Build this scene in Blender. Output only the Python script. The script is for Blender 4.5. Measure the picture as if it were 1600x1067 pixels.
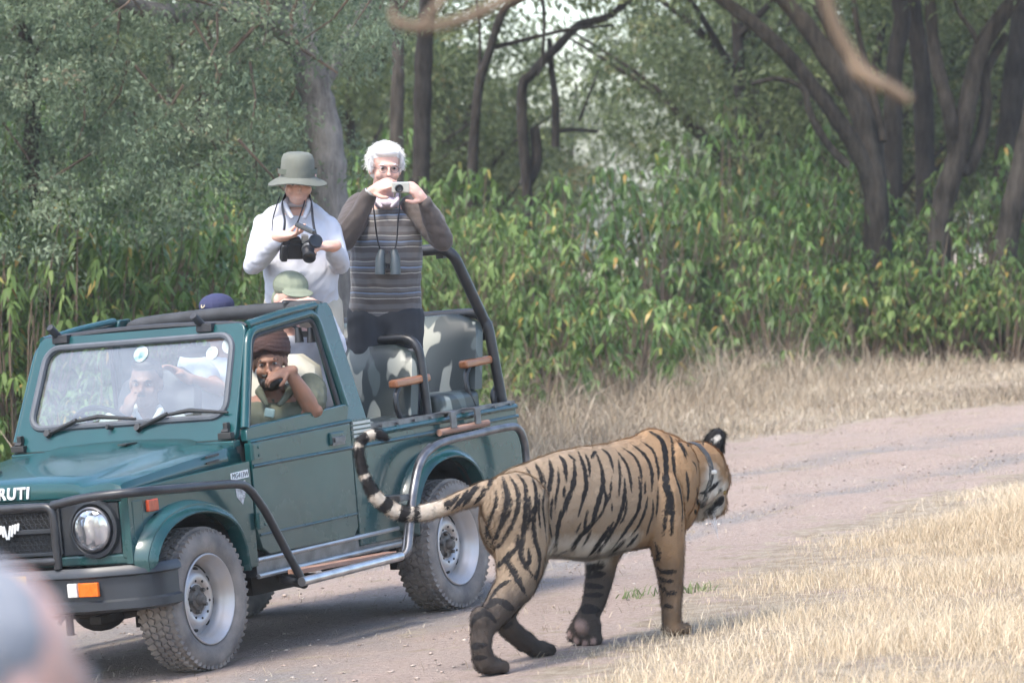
import bpy, bmesh, math, random
import numpy as np
from mathutils import Vector, Matrix, Euler, Quaternion
from mathutils.bvhtree import BVHTree

scene = bpy.context.scene
for o in list(bpy.data.objects):
    bpy.data.objects.remove(o)
COL = scene.collection
R = math.radians

# ------------------------------------------------------------------ camera
CAM_H = 1.903
PITCH = 0.0258
FPX = 6500.0                      # focal length in pixels of a 1600 px wide picture
cam_data = bpy.data.cameras.new('camera')
cam_data.sensor_width = 36.0
cam_data.lens = FPX / 1600.0 * 36.0
cam_data.clip_end = 3000.0
cam_data.dof.use_dof = True
cam_data.dof.focus_distance = 20.6
cam_data.dof.aperture_fstop = cam_data.lens / 1000.0 / 0.028
cam = bpy.data.objects.new('camera', cam_data)
COL.objects.link(cam)
cam.location = (0, 0, CAM_H)
cam.rotation_euler = (math.pi / 2 - PITCH, 0, 0)
scene.camera = cam

# ------------------------------------------------------------------ sky and sun
SUN_EL, SUN_AZ = R(57), R(222)   # azimuth: clockwise from +Y; the sun stands high on the left
world = bpy.data.worlds.new('World')
scene.world = world
world.use_nodes = True
wn = world.node_tree
wn.nodes.clear()
wo = wn.nodes.new('ShaderNodeOutputWorld')
wb = wn.nodes.new('ShaderNodeBackground')
ws = wn.nodes.new('ShaderNodeTexSky')
ws.sky_type = 'NISHITA'
ws.sun_disc = False
ws.sun_elevation = SUN_EL
ws.sun_rotation = SUN_AZ
ws.air_density = 1.0
ws.dust_density = 2.0
ws.ozone_density = 1.0
wb.inputs[1].default_value = 0.15
wn.links.new(ws.outputs[0], wb.inputs[0])
wn.links.new(wb.outputs[0], wo.inputs[0])
sun_data = bpy.data.lights.new('sun', 'SUN')
sun_data.energy = 1.5
sun_data.angle = R(13)
sun_data.color = (1.0, 0.93, 0.82)
sun = bpy.data.objects.new('sun', sun_data)
COL.objects.link(sun)
sdir = Vector((math.sin(SUN_AZ) * math.cos(SUN_EL), math.cos(SUN_AZ) * math.cos(SUN_EL), math.sin(SUN_EL)))
sun.rotation_euler = sdir.to_track_quat('Z', 'Y').to_euler()
sun.location = sdir * 60

vs = scene.view_settings
vs.view_transform = 'Standard'
vs.look = 'None'
vs.gamma = 1.0
vs.use_curve_mapping = False
vs.exposure = 1.7
scene.cycles.use_denoising = True
scene.cycles.max_bounces = 6
scene.cycles.diffuse_bounces = 3
scene.cycles.glossy_bounces = 3
scene.cycles.volume_bounces = 0
scene.cycles.use_adaptive_sampling = True
scene.cycles.adaptive_threshold = .03
scene.cycles.transparent_max_bounces = 16
scene.cycles.sample_clamp_indirect = 6.0
scene.cycles.caustics_reflective = False
scene.cycles.caustics_refractive = False

# ------------------------------------------------------------------ helpers
def px(x, y, Y):
    """A point of the place at depth Y metres in front of the camera, given where the photo shows it."""
    dx = (x - 800.0) / FPX
    dz = -(y - 533.5) / FPX
    cp, sp = math.cos(PITCH), math.sin(PITCH)
    d = Vector((dx, cp + dz * sp, dz * cp - sp))
    t = Y / d.y
    return Vector((0, 0, CAM_H)) + d * t

def gz(x, y):
    """height of the ground"""
    return 0.9 * math.tanh(x / 10.0) - 0.0056

def tag(o, label=None, cat=None, group=None, kind=None):
    if label: o['label'] = label
    if cat: o['category'] = cat
    if group: o['group'] = group
    if kind: o['kind'] = kind
    return o

def empty(name, loc=(0, 0, 0)):
    o = bpy.data.objects.new(name, None)
    o.empty_display_size = 0.1
    o.location = loc
    COL.objects.link(o)
    return o

def link(name, me, mat=None, parent=None):
    o = bpy.data.objects.new(name, me)
    COL.objects.link(o)
    if mat is not None:
        me.materials.clear()
        for m in (mat if isinstance(mat, (list, tuple)) else [mat]):
            me.materials.append(m)
    if parent is not None:
        o.parent = parent
    return o

def np_mesh(name, V, F, smooth=False):
    V = np.asarray(V, dtype=np.float32); F = np.asarray(F, dtype=np.int32)
    me = bpy.data.meshes.new(name)
    n, k = F.shape
    me.vertices.add(len(V)); me.vertices.foreach_set('co', V.ravel())
    me.loops.add(n * k); me.loops.foreach_set('vertex_index', F.ravel())
    me.polygons.add(n); me.polygons.foreach_set('loop_start', np.arange(0, n * k, k, dtype=np.int32))
    if smooth:
        me.polygons.foreach_set('use_smooth', np.ones(n, dtype=bool))
    me.update(calc_edges=True)
    return me

def catmull(pts, n=6, closed=False):
    P = [Vector(p) for p in pts]
    out = []
    m = len(P)
    rng = range(m if closed else m - 1)
    for i in rng:
        p0 = P[(i - 1) % m] if (closed or i > 0) else P[0] * 2 - P[1]
        p1, p2 = P[i], P[(i + 1) % m]
        p3 = P[(i + 2) % m] if (closed or i + 2 < m) else P[-1] * 2 - P[-2]
        for k in range(n):
            t = k / n
            out.append(0.5 * ((2 * p1) + (p2 - p0) * t + (2 * p0 - 5 * p1 + 4 * p2 - p3) * t * t + (3 * p1 - p0 - 3 * p2 + p3) * t ** 3))
    if not closed:
        out.append(P[-1])
    return out

def rounded(pts, r=0.06, n=5):
    """polyline with its corners rounded"""
    P = [Vector(p) for p in pts]
    out = [P[0]]
    for i in range(1, len(P) - 1):
        a, b, c = P[i - 1], P[i], P[i + 1]
        u, w = (a - b), (c - b)
        q = min(r, u.length * .49, w.length * .49)
        s, e = b + u.normalized() * q, b + w.normalized() * q
        for k in range(n + 1):
            t = k / n
            out.append(s * (1 - t) ** 2 + b * 2 * t * (1 - t) + e * t * t)
    out.append(P[-1])
    return out

class MB:
    """collects boxes, tubes, lofts and prisms; obj() links them as one mesh object"""
    def __init__(s):
        s.v, s.f = [], []
    def add(s, vs_, fs):
        b = len(s.v)
        s.v += [tuple(v) for v in vs_]
        s.f += [tuple(i + b for i in f) for f in fs]
        return s
    def box(s, c, size, rot=None):
        x, y, z = [k / 2 for k in size]
        pts = [Vector((a, b_, d)) for a in (-x, x) for b_ in (-y, y) for d in (-z, z)]
        if rot is not None:
            m = rot if isinstance(rot, Matrix) else Euler(rot).to_matrix()
            pts = [m @ p for p in pts]
        pts = [p + Vector(c) for p in pts]
        return s.add(pts, [(0, 1, 3, 2), (4, 6, 7, 5), (0, 4, 5, 1), (2, 3, 7, 6), (0, 2, 6, 4), (1, 5, 7, 3)])
    def tube(s, pts, r, n=10, closed=False, squash=None):
        P = [Vector(p) for p in pts]
        m = len(P)
        rr = r if isinstance(r, (list, tuple)) else [r] * m
        T = []
        for i in range(m):
            a = P[(i - 1) % m] if (closed or i > 0) else P[i]
            b = P[(i + 1) % m] if (closed or i < m - 1) else P[i]
            t = (b - a)
            T.append(t.normalized() if t.length > 1e-9 else Vector((0, 0, 1)))
        up = Vector((0, 0, 1)) if abs(T[0].z) < .9 else Vector((1, 0, 0))
        nrm = (up - T[0] * up.dot(T[0])).normalized()
        vs_, rings = [], []
        for i in range(m):
            if i:
                nrm = (nrm - T[i] * nrm.dot(T[i]))
                nrm = nrm.normalized() if nrm.length > 1e-6 else T[i].orthogonal().normalized()
            bn = T[i].cross(nrm)
            ring = []
            for k in range(n):
                a = 2 * math.pi * k / n
                off = nrm * math.cos(a) + bn * math.sin(a) * (squash or 1)
                ring.append(len(vs_)); vs_.append(P[i] + off * rr[i])
            rings.append(ring)
        fs = []
        for i in range(m if closed else m - 1):
            A, B = rings[i], rings[(i + 1) % m]
            for k in range(n):
                fs.append((A[k], A[(k + 1) % n], B[(k + 1) % n], B[k]))
        if not closed:
            fs.append(tuple(reversed(rings[0]))); fs.append(tuple(rings[-1]))
        return s.add(vs_, fs)
    def loft(s, rings, closed=True, caps=True):
        vs_, n = [], len(rings[0])
        for r_ in rings: vs_ += [Vector(p) for p in r_]
        fs = []
        for i in range(len(rings) - 1):
            for k in range(n if closed else n - 1):
                a, b = i * n + k, i * n + (k + 1) % n
                fs.append((a, b, b + n, a + n))
        if caps and closed:
            fs.append(tuple(reversed(range(n)))); fs.append(tuple(range((len(rings) - 1) * n, len(rings) * n)))
        return s.add(vs_, fs)
    def prism(s, poly, fn, a, b):
        """polygon poly of 2-D points; fn(u, v, w) -> point; between w = a and w = b"""
        n = len(poly)
        vs_ = [fn(u, v, a) for u, v in poly] + [fn(u, v, b) for u, v in poly]
        fs = [tuple(range(n)), tuple(reversed(range(n, 2 * n)))]
        fs += [(i, i + n, (i + 1) % n + n, (i + 1) % n) for i in range(n)]
        return s.add(vs_, fs)
    def ring_plate(s, outer, inner, fn, a, b):
        """plate between two polygons of the same number of points"""
        n = len(outer)
        vs_ = [fn(u, v, w) for w in (a, b) for P in (outer, inner) for u, v in P]
        fs = []
        for i in range(n):
            j = (i + 1) % n
            fs += [(i, j, n + j, n + i), (2 * n + i, 3 * n + i, 3 * n + j, 2 * n + j), (i, 2 * n + i, 2 * n + j, j), (n + i, n + j, 3 * n + j, 3 * n + i)]
        return s.add(vs_, fs)
    def lathe(s, prof, c, ax, n=40, closed=False):
        """profile of (radius, along) turned about axis ax through c"""
        ax = Vector(ax).normalized(); u = ax.orthogonal().normalized(); w = ax.cross(u); c = Vector(c)
        vs_ = []
        for k in range(n):
            a = 2 * math.pi * k / n
            d = u * math.cos(a) + w * math.sin(a)
            for r_, t in prof: vs_.append(c + d * r_ + ax * t)
        m = len(prof); fs = []
        for k in range(n):
            for i in range(m if closed else m - 1):
                a, b = k * m + i, k * m + (i + 1) % m
                k2 = (k + 1) % n
                fs.append((a, b, k2 * m + (i + 1) % m, k2 * m + i))
        return s.add(vs_, fs)
    def ell(s, c, rad, rot=None, nu=16, nv=10):
        c = Vector(c); vs_ = []; fs = []
        m = Matrix.Identity(3) if rot is None else (rot if isinstance(rot, Matrix) else Euler(rot).to_matrix())
        for i in range(nv + 1):
            th = math.pi * i / nv
            for k in range(nu):
                a = 2 * math.pi * k / nu
                p = Vector((rad[0] * math.sin(th) * math.cos(a), rad[1] * math.sin(th) * math.sin(a), rad[2] * math.cos(th)))
                vs_.append(c + m @ p)
        for i in range(nv):
            for k in range(nu):
                a, b = i * nu + k, i * nu + (k + 1) % nu
                fs.append((a, a + nu, b + nu, b))
        return s.add(vs_, fs)
    def cap(s, p0, r0, p1, r1, n=14):
        """tapered capsule"""
        p0, p1 = Vector(p0), Vector(p1)
        d = (p1 - p0)
        L = d.length
        if L < 1e-6: return s.ell(p0, (r0,) * 3)
        d = d / L
        pts, rr = [], []
        for k in range(1, 6):
            a = math.pi / 2 * k / 5
            pts.append(p0 - d * r0 * math.cos(a)); rr.append(max(r0 * math.sin(a), 1e-4))
        for k in range(5, 0, -1):
            a = math.pi / 2 * k / 5
            pts.append(p1 + d * r1 * math.cos(a)); rr.append(max(r1 * math.sin(a), 1e-4))
        return s.tube(pts, rr, n)
    def chain(s, pts, radii):
        for i in range(len(pts) - 1):
            s.cap(pts[i], radii[i], pts[i + 1], radii[i + 1])
        return s
    def mesh(s, name, angle=40, merge=True):
        me = bpy.data.meshes.new(name)
        me.from_pydata(s.v, [], s.f)
        bm = bmesh.new(); bm.from_mesh(me)
        if merge: bmesh.ops.remove_doubles(bm, verts=bm.verts, dist=1e-5)
        bmesh.ops.recalc_face_normals(bm, faces=bm.faces)
        big = [f for f in bm.faces if len(f.verts) > 4]
        if big: bmesh.ops.triangulate(bm, faces=big)
        bm.to_mesh(me); bm.free()
        if angle:
            for p in me.polygons: p.use_smooth = True
            me.set_sharp_from_angle(angle=R(angle))
        return me
    def obj(s, name, mat, parent=None, angle=40, bevel=0, seg=2):
        o = link(name, s.mesh(name, angle), mat, parent)
        if bevel:
            b = o.modifiers.new('bevel', 'BEVEL')
            b.width = bevel; b.segments = seg; b.limit_method = 'ANGLE'; b.angle_limit = R(50)
            b.harden_normals = True
        return o
    def fuse(s, name, mat, parent=None, voxel=.008, smooth=4, noise=0.0, nscale=.1, factor=.5, dec=None, seed=0):
        """all shapes melted into one continuous skin"""
        me = bpy.data.meshes.new(name + '_tmp')
        me.from_pydata(s.v, [], s.f)
        o = bpy.data.objects.new(name + '_tmp', me); COL.objects.link(o)
        m = o.modifiers.new('r', 'REMESH'); m.mode = 'VOXEL'; m.voxel_size = voxel; m.use_smooth_shade = True
        if smooth:
            m = o.modifiers.new('s', 'SMOOTH'); m.iterations = smooth; m.factor = factor
        dg = bpy.context.evaluated_depsgraph_get()
        out = bpy.data.meshes.new_from_object(o.evaluated_get(dg))
        bpy.data.objects.remove(o); bpy.data.meshes.remove(me)
        out.name = name
        if noise:
            n = len(out.vertices)
            co = np.empty(n * 3, np.float32); out.vertices.foreach_get('co', co); co = co.reshape(-1, 3)
            no = np.empty(n * 3, np.float32); out.vertices.foreach_get('normal', no); no = no.reshape(-1, 3)
            d = folds(co / nscale, seed) * noise
            co += no * d[:, None]
            out.vertices.foreach_set('co', co.ravel()); out.update()
        for p in out.polygons: p.use_smooth = True
        return link(name, out, mat, parent)

def folds(P, seed=0):
    """smooth pseudo-random ridges, -1..1, for creases in cloth"""
    rs = np.random.RandomState(seed)
    d = np.zeros(len(P)); tot = 0
    for k in range(9):
        w = rs.normal(size=3); w /= np.linalg.norm(w)
        f = .7 * 1.3 ** k
        ph = rs.rand() * 6.28
        q = rs.normal(size=3) * .6
        d += np.sin(P @ w * f * 2.2 + ph + 1.3 * np.sin(P @ q * f + ph * 2)) / (1 + .25 * k); tot += 1 / (1 + .25 * k)
    return d / tot * 2

# ------------------------------------------------------------------ materials
MATS = {}
def mat(name, col, rough=.6, metal=0, var=.15, scale=8, bump=0, bscale=60, coat=0, spec=.5, trans=0, sub=0, col2=None, sheen=0, detail=4, stretch=None):
    """procedural Principled material: two tones mixed by noise, optional relief"""
    if name in MATS: return MATS[name]
    m = bpy.data.materials.new(name); m.use_nodes = True
    nt = m.node_tree; b = nt.nodes['Principled BSDF']
    tc = nt.nodes.new('ShaderNodeTexCoord')
    src = tc.outputs['Object']
    if stretch:
        mp = nt.nodes.new('ShaderNodeMapping'); mp.inputs['Scale'].default_value = stretch
        nt.links.new(src, mp.inputs[0]); src = mp.outputs[0]
    n = nt.nodes.new('ShaderNodeTexNoise'); n.inputs['Scale'].default_value = scale; n.inputs['Detail'].default_value = detail
    nt.links.new(src, n.inputs['Vector'])
    r = nt.nodes.new('ShaderNodeValToRGB')
    c1 = [max(0, c * (1 - var)) for c in col]; c2 = list(col2) if col2 else [min(1, c * (1 + var)) for c in col]
    r.color_ramp.elements[0].color = (*c1, 1); r.color_ramp.elements[1].color = (*c2, 1)
    r.color_ramp.elements[0].position = .33; r.color_ramp.elements[1].position = .67
    nt.links.new(n.outputs['Fac'], r.inputs[0]); nt.links.new(r.outputs[0], b.inputs['Base Color'])
    b.inputs['Roughness'].default_value = rough; b.inputs['Metallic'].default_value = metal
    b.inputs['Specular IOR Level'].default_value = spec
    b.inputs['Coat Weight'].default_value = coat; b.inputs['Coat Roughness'].default_value = .08
    if sheen: b.inputs['Sheen Weight'].default_value = sheen
    if sub:
        b.inputs['Subsurface Weight'].default_value = sub; b.inputs['Subsurface Scale'].default_value = .02
        b.inputs['Subsurface Radius'].default_value = (1, .4, .25)
    if bump:
        n2 = nt.nodes.new('ShaderNodeTexNoise'); n2.inputs['Scale'].default_value = bscale; n2.inputs['Detail'].default_value = 5
        nt.links.new(src, n2.inputs['Vector'])
        bp = nt.nodes.new('ShaderNodeBump'); bp.inputs['Strength'].default_value = bump; bp.inputs['Distance'].default_value = .01
        nt.links.new(n2.outputs['Fac'], bp.inputs['Height']); nt.links.new(bp.outputs[0], b.inputs['Normal'])
    MATS[name] = m
    return m

def leaf_mat(name, cols, rough=.5, trans=.35, scale=3.0, spec=.4):
    """leaves: colour differs from leaf to leaf, some light passes through"""
    m = bpy.data.materials.new(name); m.use_nodes = True
    nt = m.node_tree; b = nt.nodes['Principled BSDF']; out = nt.nodes['Material Output']
    at = nt.nodes.new('ShaderNodeAttribute'); at.attribute_name = 'tone'
    r = nt.nodes.new('ShaderNodeValToRGB'); r.color_ramp.interpolation = 'LINEAR'
    while len(r.color_ramp.elements) < len(cols): r.color_ramp.elements.new(.5)
    for e, (p_, c) in zip(r.color_ramp.elements, cols):
        e.position = p_; e.color = (*c, 1)
    nt.links.new(at.outputs['Fac'], r.inputs[0])
    nt.links.new(r.outputs[0], b.inputs['Base Color'])
    b.inputs['Roughness'].default_value = rough; b.inputs['Specular IOR Level'].default_value = spec
    tr = nt.nodes.new('ShaderNodeBsdfTranslucent'); nt.links.new(r.outputs[0], tr.inputs[0])
    mx = nt.nodes.new('ShaderNodeMixShader'); mx.inputs[0].default_value = trans
    nt.links.new(b.outputs[0], mx.inputs[1]); nt.links.new(tr.outputs[0], mx.inputs[2]); nt.links.new(mx.outputs[0], out.inputs[0])
    return m
# ------------------------------------------------------------------ ground
RNG = np.random.RandomState(11)
YN = np.array([-50, 5, 12, 15.5, 17.5, 20, 24, 26.5, 28.5, 30.5, 33, 36, 60, 300.])
XN = np.array([-14, -3.6, -1.6, -.45, .12, .62, 1.55, 2.6, 3.8, 5.8, 10, 18, 80, 500.])
YF = np.array([-50, 5, 12, 18, 22, 27, 31, 34.6, 36, 37.6, 39, 41, 60, 300.])
XF = np.array([-26, -11, -7.5, -5.0, -3.4, -1.5, .2, 1.7, 2.9, 4.6, 7, 12, 70, 480.])
YT = np.array([-50, 10, 22, 26, 28, 30, 34, 39, 43, 46.5, 47.5, 47, 46, 46.])
XT = np.array([-60, -14, -8, -5.2, -3.6, -2.5, -1.2, .1, 1.4, 3.4, 6, 12, 30, 80.])
def gzv(x, y): return .9 * np.tanh(x / 10.) - .0056
def road_amt(x, y):
    xn = np.interp(y, YN, XN); xf = np.interp(y, YF, XF)
    return np.clip((xn - x) / .5 + .5, 0, 1) * np.clip((x - xf) / .5 + .5, 0, 1)
def rut_amt(x, y):
    xn = np.interp(y, YN, XN); xf = np.interp(y, YF, XF); t = (x - xf) / np.maximum(xn - xf, .1)
    return np.exp(-((t - .30) / .10) ** 2) + np.exp(-((t - .72) / .12) ** 2)

def ground_material():
    m = bpy.data.materials.new('ground_earth'); m.use_nodes = True
    nt = m.node_tree; b = nt.nodes['Principled BSDF']; L = nt.links.new
    tc = nt.nodes.new('ShaderNodeTexCoord')
    def noise(sc, det=5, rg=.6, vec=None):
        n = nt.nodes.new('ShaderNodeTexNoise'); n.inputs['Scale'].default_value = sc; n.inputs['Detail'].default_value = det; n.inputs['Roughness'].default_value = rg
        L(vec or tc.outputs['Object'], n.inputs['Vector']); return n.outputs['Fac']
    def ramp(src, stops):
        r = nt.nodes.new('ShaderNodeValToRGB')
        while len(r.color_ramp.elements) < len(stops): r.color_ramp.elements.new(.5)
        for e, (p, c) in zip(r.color_ramp.elements, stops): e.position = p; e.color = (*c, 1)
        L(src, r.inputs[0]); return r.outputs[0]
    def mix(f, a, c, mode='MIX'):
        x = nt.nodes.new('ShaderNodeMix'); x.data_type = 'RGBA'; x.blend_type = mode
        if isinstance(f, (int, float)): x.inputs[0].default_value = f
        else: L(f, x.inputs[0])
        L(a, x.inputs[6]); L(c, x.inputs[7]); return x.outputs[2]
    dirt = ramp(noise(1.1, 4), [(.3, (.42, .315, .255)), (.5, (.50, .375, .31)), (.7, (.48, .385, .33))])
    speck = ramp(noise(38, 6, .75), [(.30, (.12, .10, .095)), (.43, (.38, .30, .25)), (.58, (.53, .43, .37)), (.72, (.70, .62, .56))])
    dirt = mix(.55, dirt, speck)
    grey = ramp(noise(55, 6, .8), [(.3, (.16, .145, .135)), (.5, (.33, .30, .28)), (.7, (.50, .47, .44))])
    rut = nt.nodes.new('ShaderNodeAttribute'); rut.attribute_name = 'rut'
    rn = nt.nodes.new('ShaderNodeMath'); rn.operation = 'MULTIPLY'; L(noise(.9, 4), rn.inputs[0]); L(rut.outputs['Fac'], rn.inputs[1])
    rr = nt.nodes.new('ShaderNodeMapRange'); rr.inputs[1].default_value = .25; rr.inputs[2].default_value = .6; L(rn.outputs[0], rr.inputs[0])
    dirt = mix(rr.outputs[0], dirt, grey)
    soil = ramp(noise(9, 6, .7), [(.3, (.28, .215, .155)), (.5, (.42, .345, .26)), (.7, (.56, .48, .375))])
    at = nt.nodes.new('ShaderNodeAttribute'); at.attribute_name = 'road'
    am = nt.nodes.new('ShaderNodeMath'); am.operation = 'ADD'; L(at.outputs['Fac'], am.inputs[0])
    nn = nt.nodes.new('ShaderNodeMapRange'); nn.inputs[1].default_value = .3; nn.inputs[2].default_value = .7; nn.inputs[3].default_value = -.9; nn.inputs[4].default_value = .9
    L(noise(3.2, 6, .65), nn.inputs[0]); L(nn.outputs[0], am.inputs[1])
    rm = nt.nodes.new('ShaderNodeMapRange'); rm.inputs[1].default_value = .3; rm.inputs[2].default_value = .7; L(am.outputs[0], rm.inputs[0])
    col = mix(rm.outputs[0], soil, dirt)
    L(col, b.inputs['Base Color']); b.inputs['Roughness'].default_value = .95; b.inputs['Specular IOR Level'].default_value = .15
    bp = nt.nodes.new('ShaderNodeBump'); bp.inputs['Strength'].default_value = 1.0; bp.inputs['Distance'].default_value = .05
    L(noise(20, 8, .8), bp.inputs['Height']); L(bp.outputs[0], b.inputs['Normal'])
    return m
gx = np.concatenate([np.linspace(-150, -30, 12)[:-1], np.linspace(-30, -7, 30)[:-1], np.arange(-7, 9, .1), np.linspace(9, 30, 26), np.linspace(30, 150, 12)[1:]])
gy = np.concatenate([np.linspace(-60, -10, 10)[:-1], np.linspace(-10, 14, 20)[:-1], np.arange(14, 42, .14), np.linspace(42, 70, 50), np.linspace(70, 220, 20)[1:]])
X, Y = np.meshgrid(gx, gy); n0, n1 = X.shape
bumps = .02 * np.sin(X * 1.7 + .6 * np.sin(Y)) * np.sin(Y * 1.1 + 1) + .012 * np.sin(X * 4.1 + Y * 2.3) + .012 * RNG.normal(size=X.shape) * .5
road = road_amt(X, Y); rut = rut_amt(X, Y) * road
near = np.exp(-(((X + .3) / 3.2) ** 4 + ((Y - 20.3) / 3.4) ** 4))
Z = gzv(X, Y) + bumps * (1 - .85 * near) - .02 * rut * (1 - near)
I = np.arange(n0 * n1).reshape(n0, n1)
F = np.stack([I[:-1, :-1], I[:-1, 1:], I[1:, 1:], I[1:, :-1]], -1).reshape(-1, 4)
me = np_mesh('ground', np.stack([X, Y, Z], -1).reshape(-1, 3), F, True)
for nm, arr in (('road', road), ('rut', rut)):
    a = me.attributes.new(nm, 'FLOAT', 'POINT'); a.data.foreach_set('value', arr.ravel().astype(np.float32))
ground = link('ground', me, ground_material()); tag(ground, kind='structure')

# ------------------------------------------------------------------ leaves, blades and pebbles as numpy meshes
def set_tone(me, tone):
    a = me.attributes.new('tone', 'FLOAT', 'POINT'); a.data.foreach_set('value', np.asarray(tone, np.float32))
def unit(v): return v / np.maximum(np.linalg.norm(v, axis=-1, keepdims=True), 1e-9)
def leaf_mesh(name, C, D, N, Ln, Wd, tone, droop=.25, simple=False):
    """leaves from bases C along D, blade normal N"""
    n = len(C); D = unit(D); S = unit(np.cross(D, N)); N = np.cross(S, D)
    Ln = Ln[:, None]; Wd = Wd[:, None]; down = np.array([0, 0, -1.])
    if simple:
        V = np.stack([C, C + D * Ln * .5 + S * Wd * .5 + N * Wd * .15, C + D * Ln + down * Ln * droop, C + D * Ln * .5 - S * Wd * .5 + N * Wd * .15], 1)
        F = (np.arange(n)[:, None] * 4 + np.array([[0, 1, 2, 3]])).reshape(-1, 4); k = 4
    else:
        V = np.stack([C, C + D * Ln * .28 + S * Wd * .45 + N * Wd * .12, C + D * Ln * .28 - S * Wd * .45 + N * Wd * .12,
                      C + D * Ln * .62 + S * Wd * .42 + down * Ln * droop * .35, C + D * Ln * .62 - S * Wd * .42 + down * Ln * droop * .35, C + D * Ln + down * Ln * droop], 1)
        F = (np.arange(n)[:, None, None] * 6 + np.array([[[0, 2, 1], [1, 2, 4], [1, 4, 3], [3, 4, 5]]])).reshape(-1, 3); k = 6
    me = np_mesh(name, V.reshape(-1, 3), F)
    set_tone(me, np.repeat(tone, k))
    return me
def blade_mesh(name, P, h, w, lean, tone):
    """grass blades: a bent strip of two faces each"""
    n = len(P); a = RNG.rand(n) * 6.283; s = np.stack([np.cos(a), np.sin(a), np.zeros(n)], 1)
    a2 = RNG.rand(n) * 6.283; d = np.stack([np.cos(a2), np.sin(a2), np.zeros(n)], 1) * (lean * h)[:, None]
    up = np.array([0, 0, 1.]) * h[:, None]; w = w[:, None]
    V = np.stack([P - s * w, P + s * w, P + up * .55 + d * .35 + s * w * .75, P + up * .55 + d * .35 - s * w * .75, P + up * (1 - .25 * lean[:, None]) + d], 1)
    i = np.arange(n)[:, None] * 5
    F = np.concatenate([i + np.array([[0, 1, 2]]), i + np.array([[0, 2, 3]]), i + np.array([[3, 2, 4]])], 0)
    me = np_mesh(name, V.reshape(-1, 3), F); set_tone(me, np.repeat(tone, 5)); return me

M_straw = leaf_mat('straw', [(0, (.36, .26, .16)), (.3, (.54, .425, .28)), (.7, (.66, .54, .375)), (1, (.76, .66, .50))], rough=.7, trans=.25)
M_verge = leaf_mat('dry_verge_grass', [(0, (.17, .13, .09)), (.35, (.32, .255, .18)), (.75, (.45, .375, .275)), (1, (.58, .51, .40))], rough=.8, trans=.2)
M_tuft = leaf_mat('green_tuft', [(0, (.12, .16, .06)), (1, (.24, .28, .12))])
def scatter(n, x0, x1, y0, y1, f):
    x = RNG.uniform(x0, x1, n); y = RNG.uniform(y0, y1, n); k = RNG.rand(n) < f(x, y); return x[k], y[k]
def patch(x, y, s, seed=0):
    return .5 + .5 * np.sin(x * s + 1.7 * np.sin(y * s * .7 + seed)) * np.sin(y * s * .9 + 1.3 * np.sin(x * s * .6 + seed * 2))
def fore(x, y):
    d = x - np.interp(y, YN, XN)
    return np.clip(d / 1.3 + .45 * (patch(x, y, 5, 1) - .3), 0, 1) ** 1.3 * np.clip(.10 + 1.3 * patch(x, y, 2.3, 3) * (.4 + .9 * patch(x, y, 6.1, 5)), 0, 1) * np.clip(1.25 - (x - .13 * y) * .5, .05, 1)
x, y = scatter(780000, -1.2, 5.6, 13.5, 30.5, fore)
h = (.03 + .13 * RNG.rand(len(x)) ** 1.6) * (.35 + 1.0 * patch(x, y, 1.4, 5)) * np.clip(.35 + (x - np.interp(y, YN, XN)) * .8, .3, 1.15)
o = link('dry_grass', blade_mesh('dry_grass', np.stack([x, y, gzv(x, y) - .005], 1), h, .0008 + .0010 * RNG.rand(len(x)), .25 + .9 * RNG.rand(len(x)), np.clip(RNG.normal(.55, .2, len(x)) + .3 * (patch(x, y, .9, 2) - .5), 0, 1)), M_straw)
tag(o, 'short pale straw-coloured dry grass in the foreground beside the track', 'grass', kind='stuff')
def verge(x, y):
    d = np.interp(y, YF, XF) - x; t = x - np.interp(y, YT, XT)
    return np.clip(d / .5 + .3 * patch(x, y, 4, 7), 0, 1) * np.clip(t / 1.5 + 1.0, 0, 1) * (.4 + .6 * patch(x, y, 1.7, 2))
x, y = scatter(420000, -9, 13, 22, 50, verge)
t = np.clip(1 - (x - np.interp(y, YT, XT)) / 3.0, 0, 1)
h = (.04 + .09 * RNG.rand(len(x))) * (1 + 5.0 * t * RNG.rand(len(x))) * (.6 + .8 * patch(x, y, 1.2, 9))
o = link('verge_grass', blade_mesh('verge_grass', np.stack([x, y, gzv(x, y) - .005], 1), h, .0025 + .0025 * RNG.rand(len(x)), .25 + .9 * RNG.rand(len(x)), np.clip(RNG.normal(.5, .22, len(x)) + .35 * (patch(x, y, .8, 4) - .5), 0, 1)), M_verge)
tag(o, 'dull brown dry grass on the verge between the track and the green thicket', 'grass', kind='stuff')
def sparse(x, y): return road_amt(x, y) * (patch(x, y, 3.1, 6) ** 2) * .4
x, y = scatter(200000, -4.5, 8, 15, 40, sparse)
o = link('track_grass', blade_mesh('track_grass', np.stack([x, y, gzv(x, y) - .004], 1), .012 + .05 * RNG.rand(len(x)) ** 2, .0010 + .001 * RNG.rand(len(x)), .4 + RNG.rand(len(x)), RNG.rand(len(x))), M_verge)
tag(o, 'thin scattered dead grass growing in the dirt track', 'grass', kind='stuff')
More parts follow.
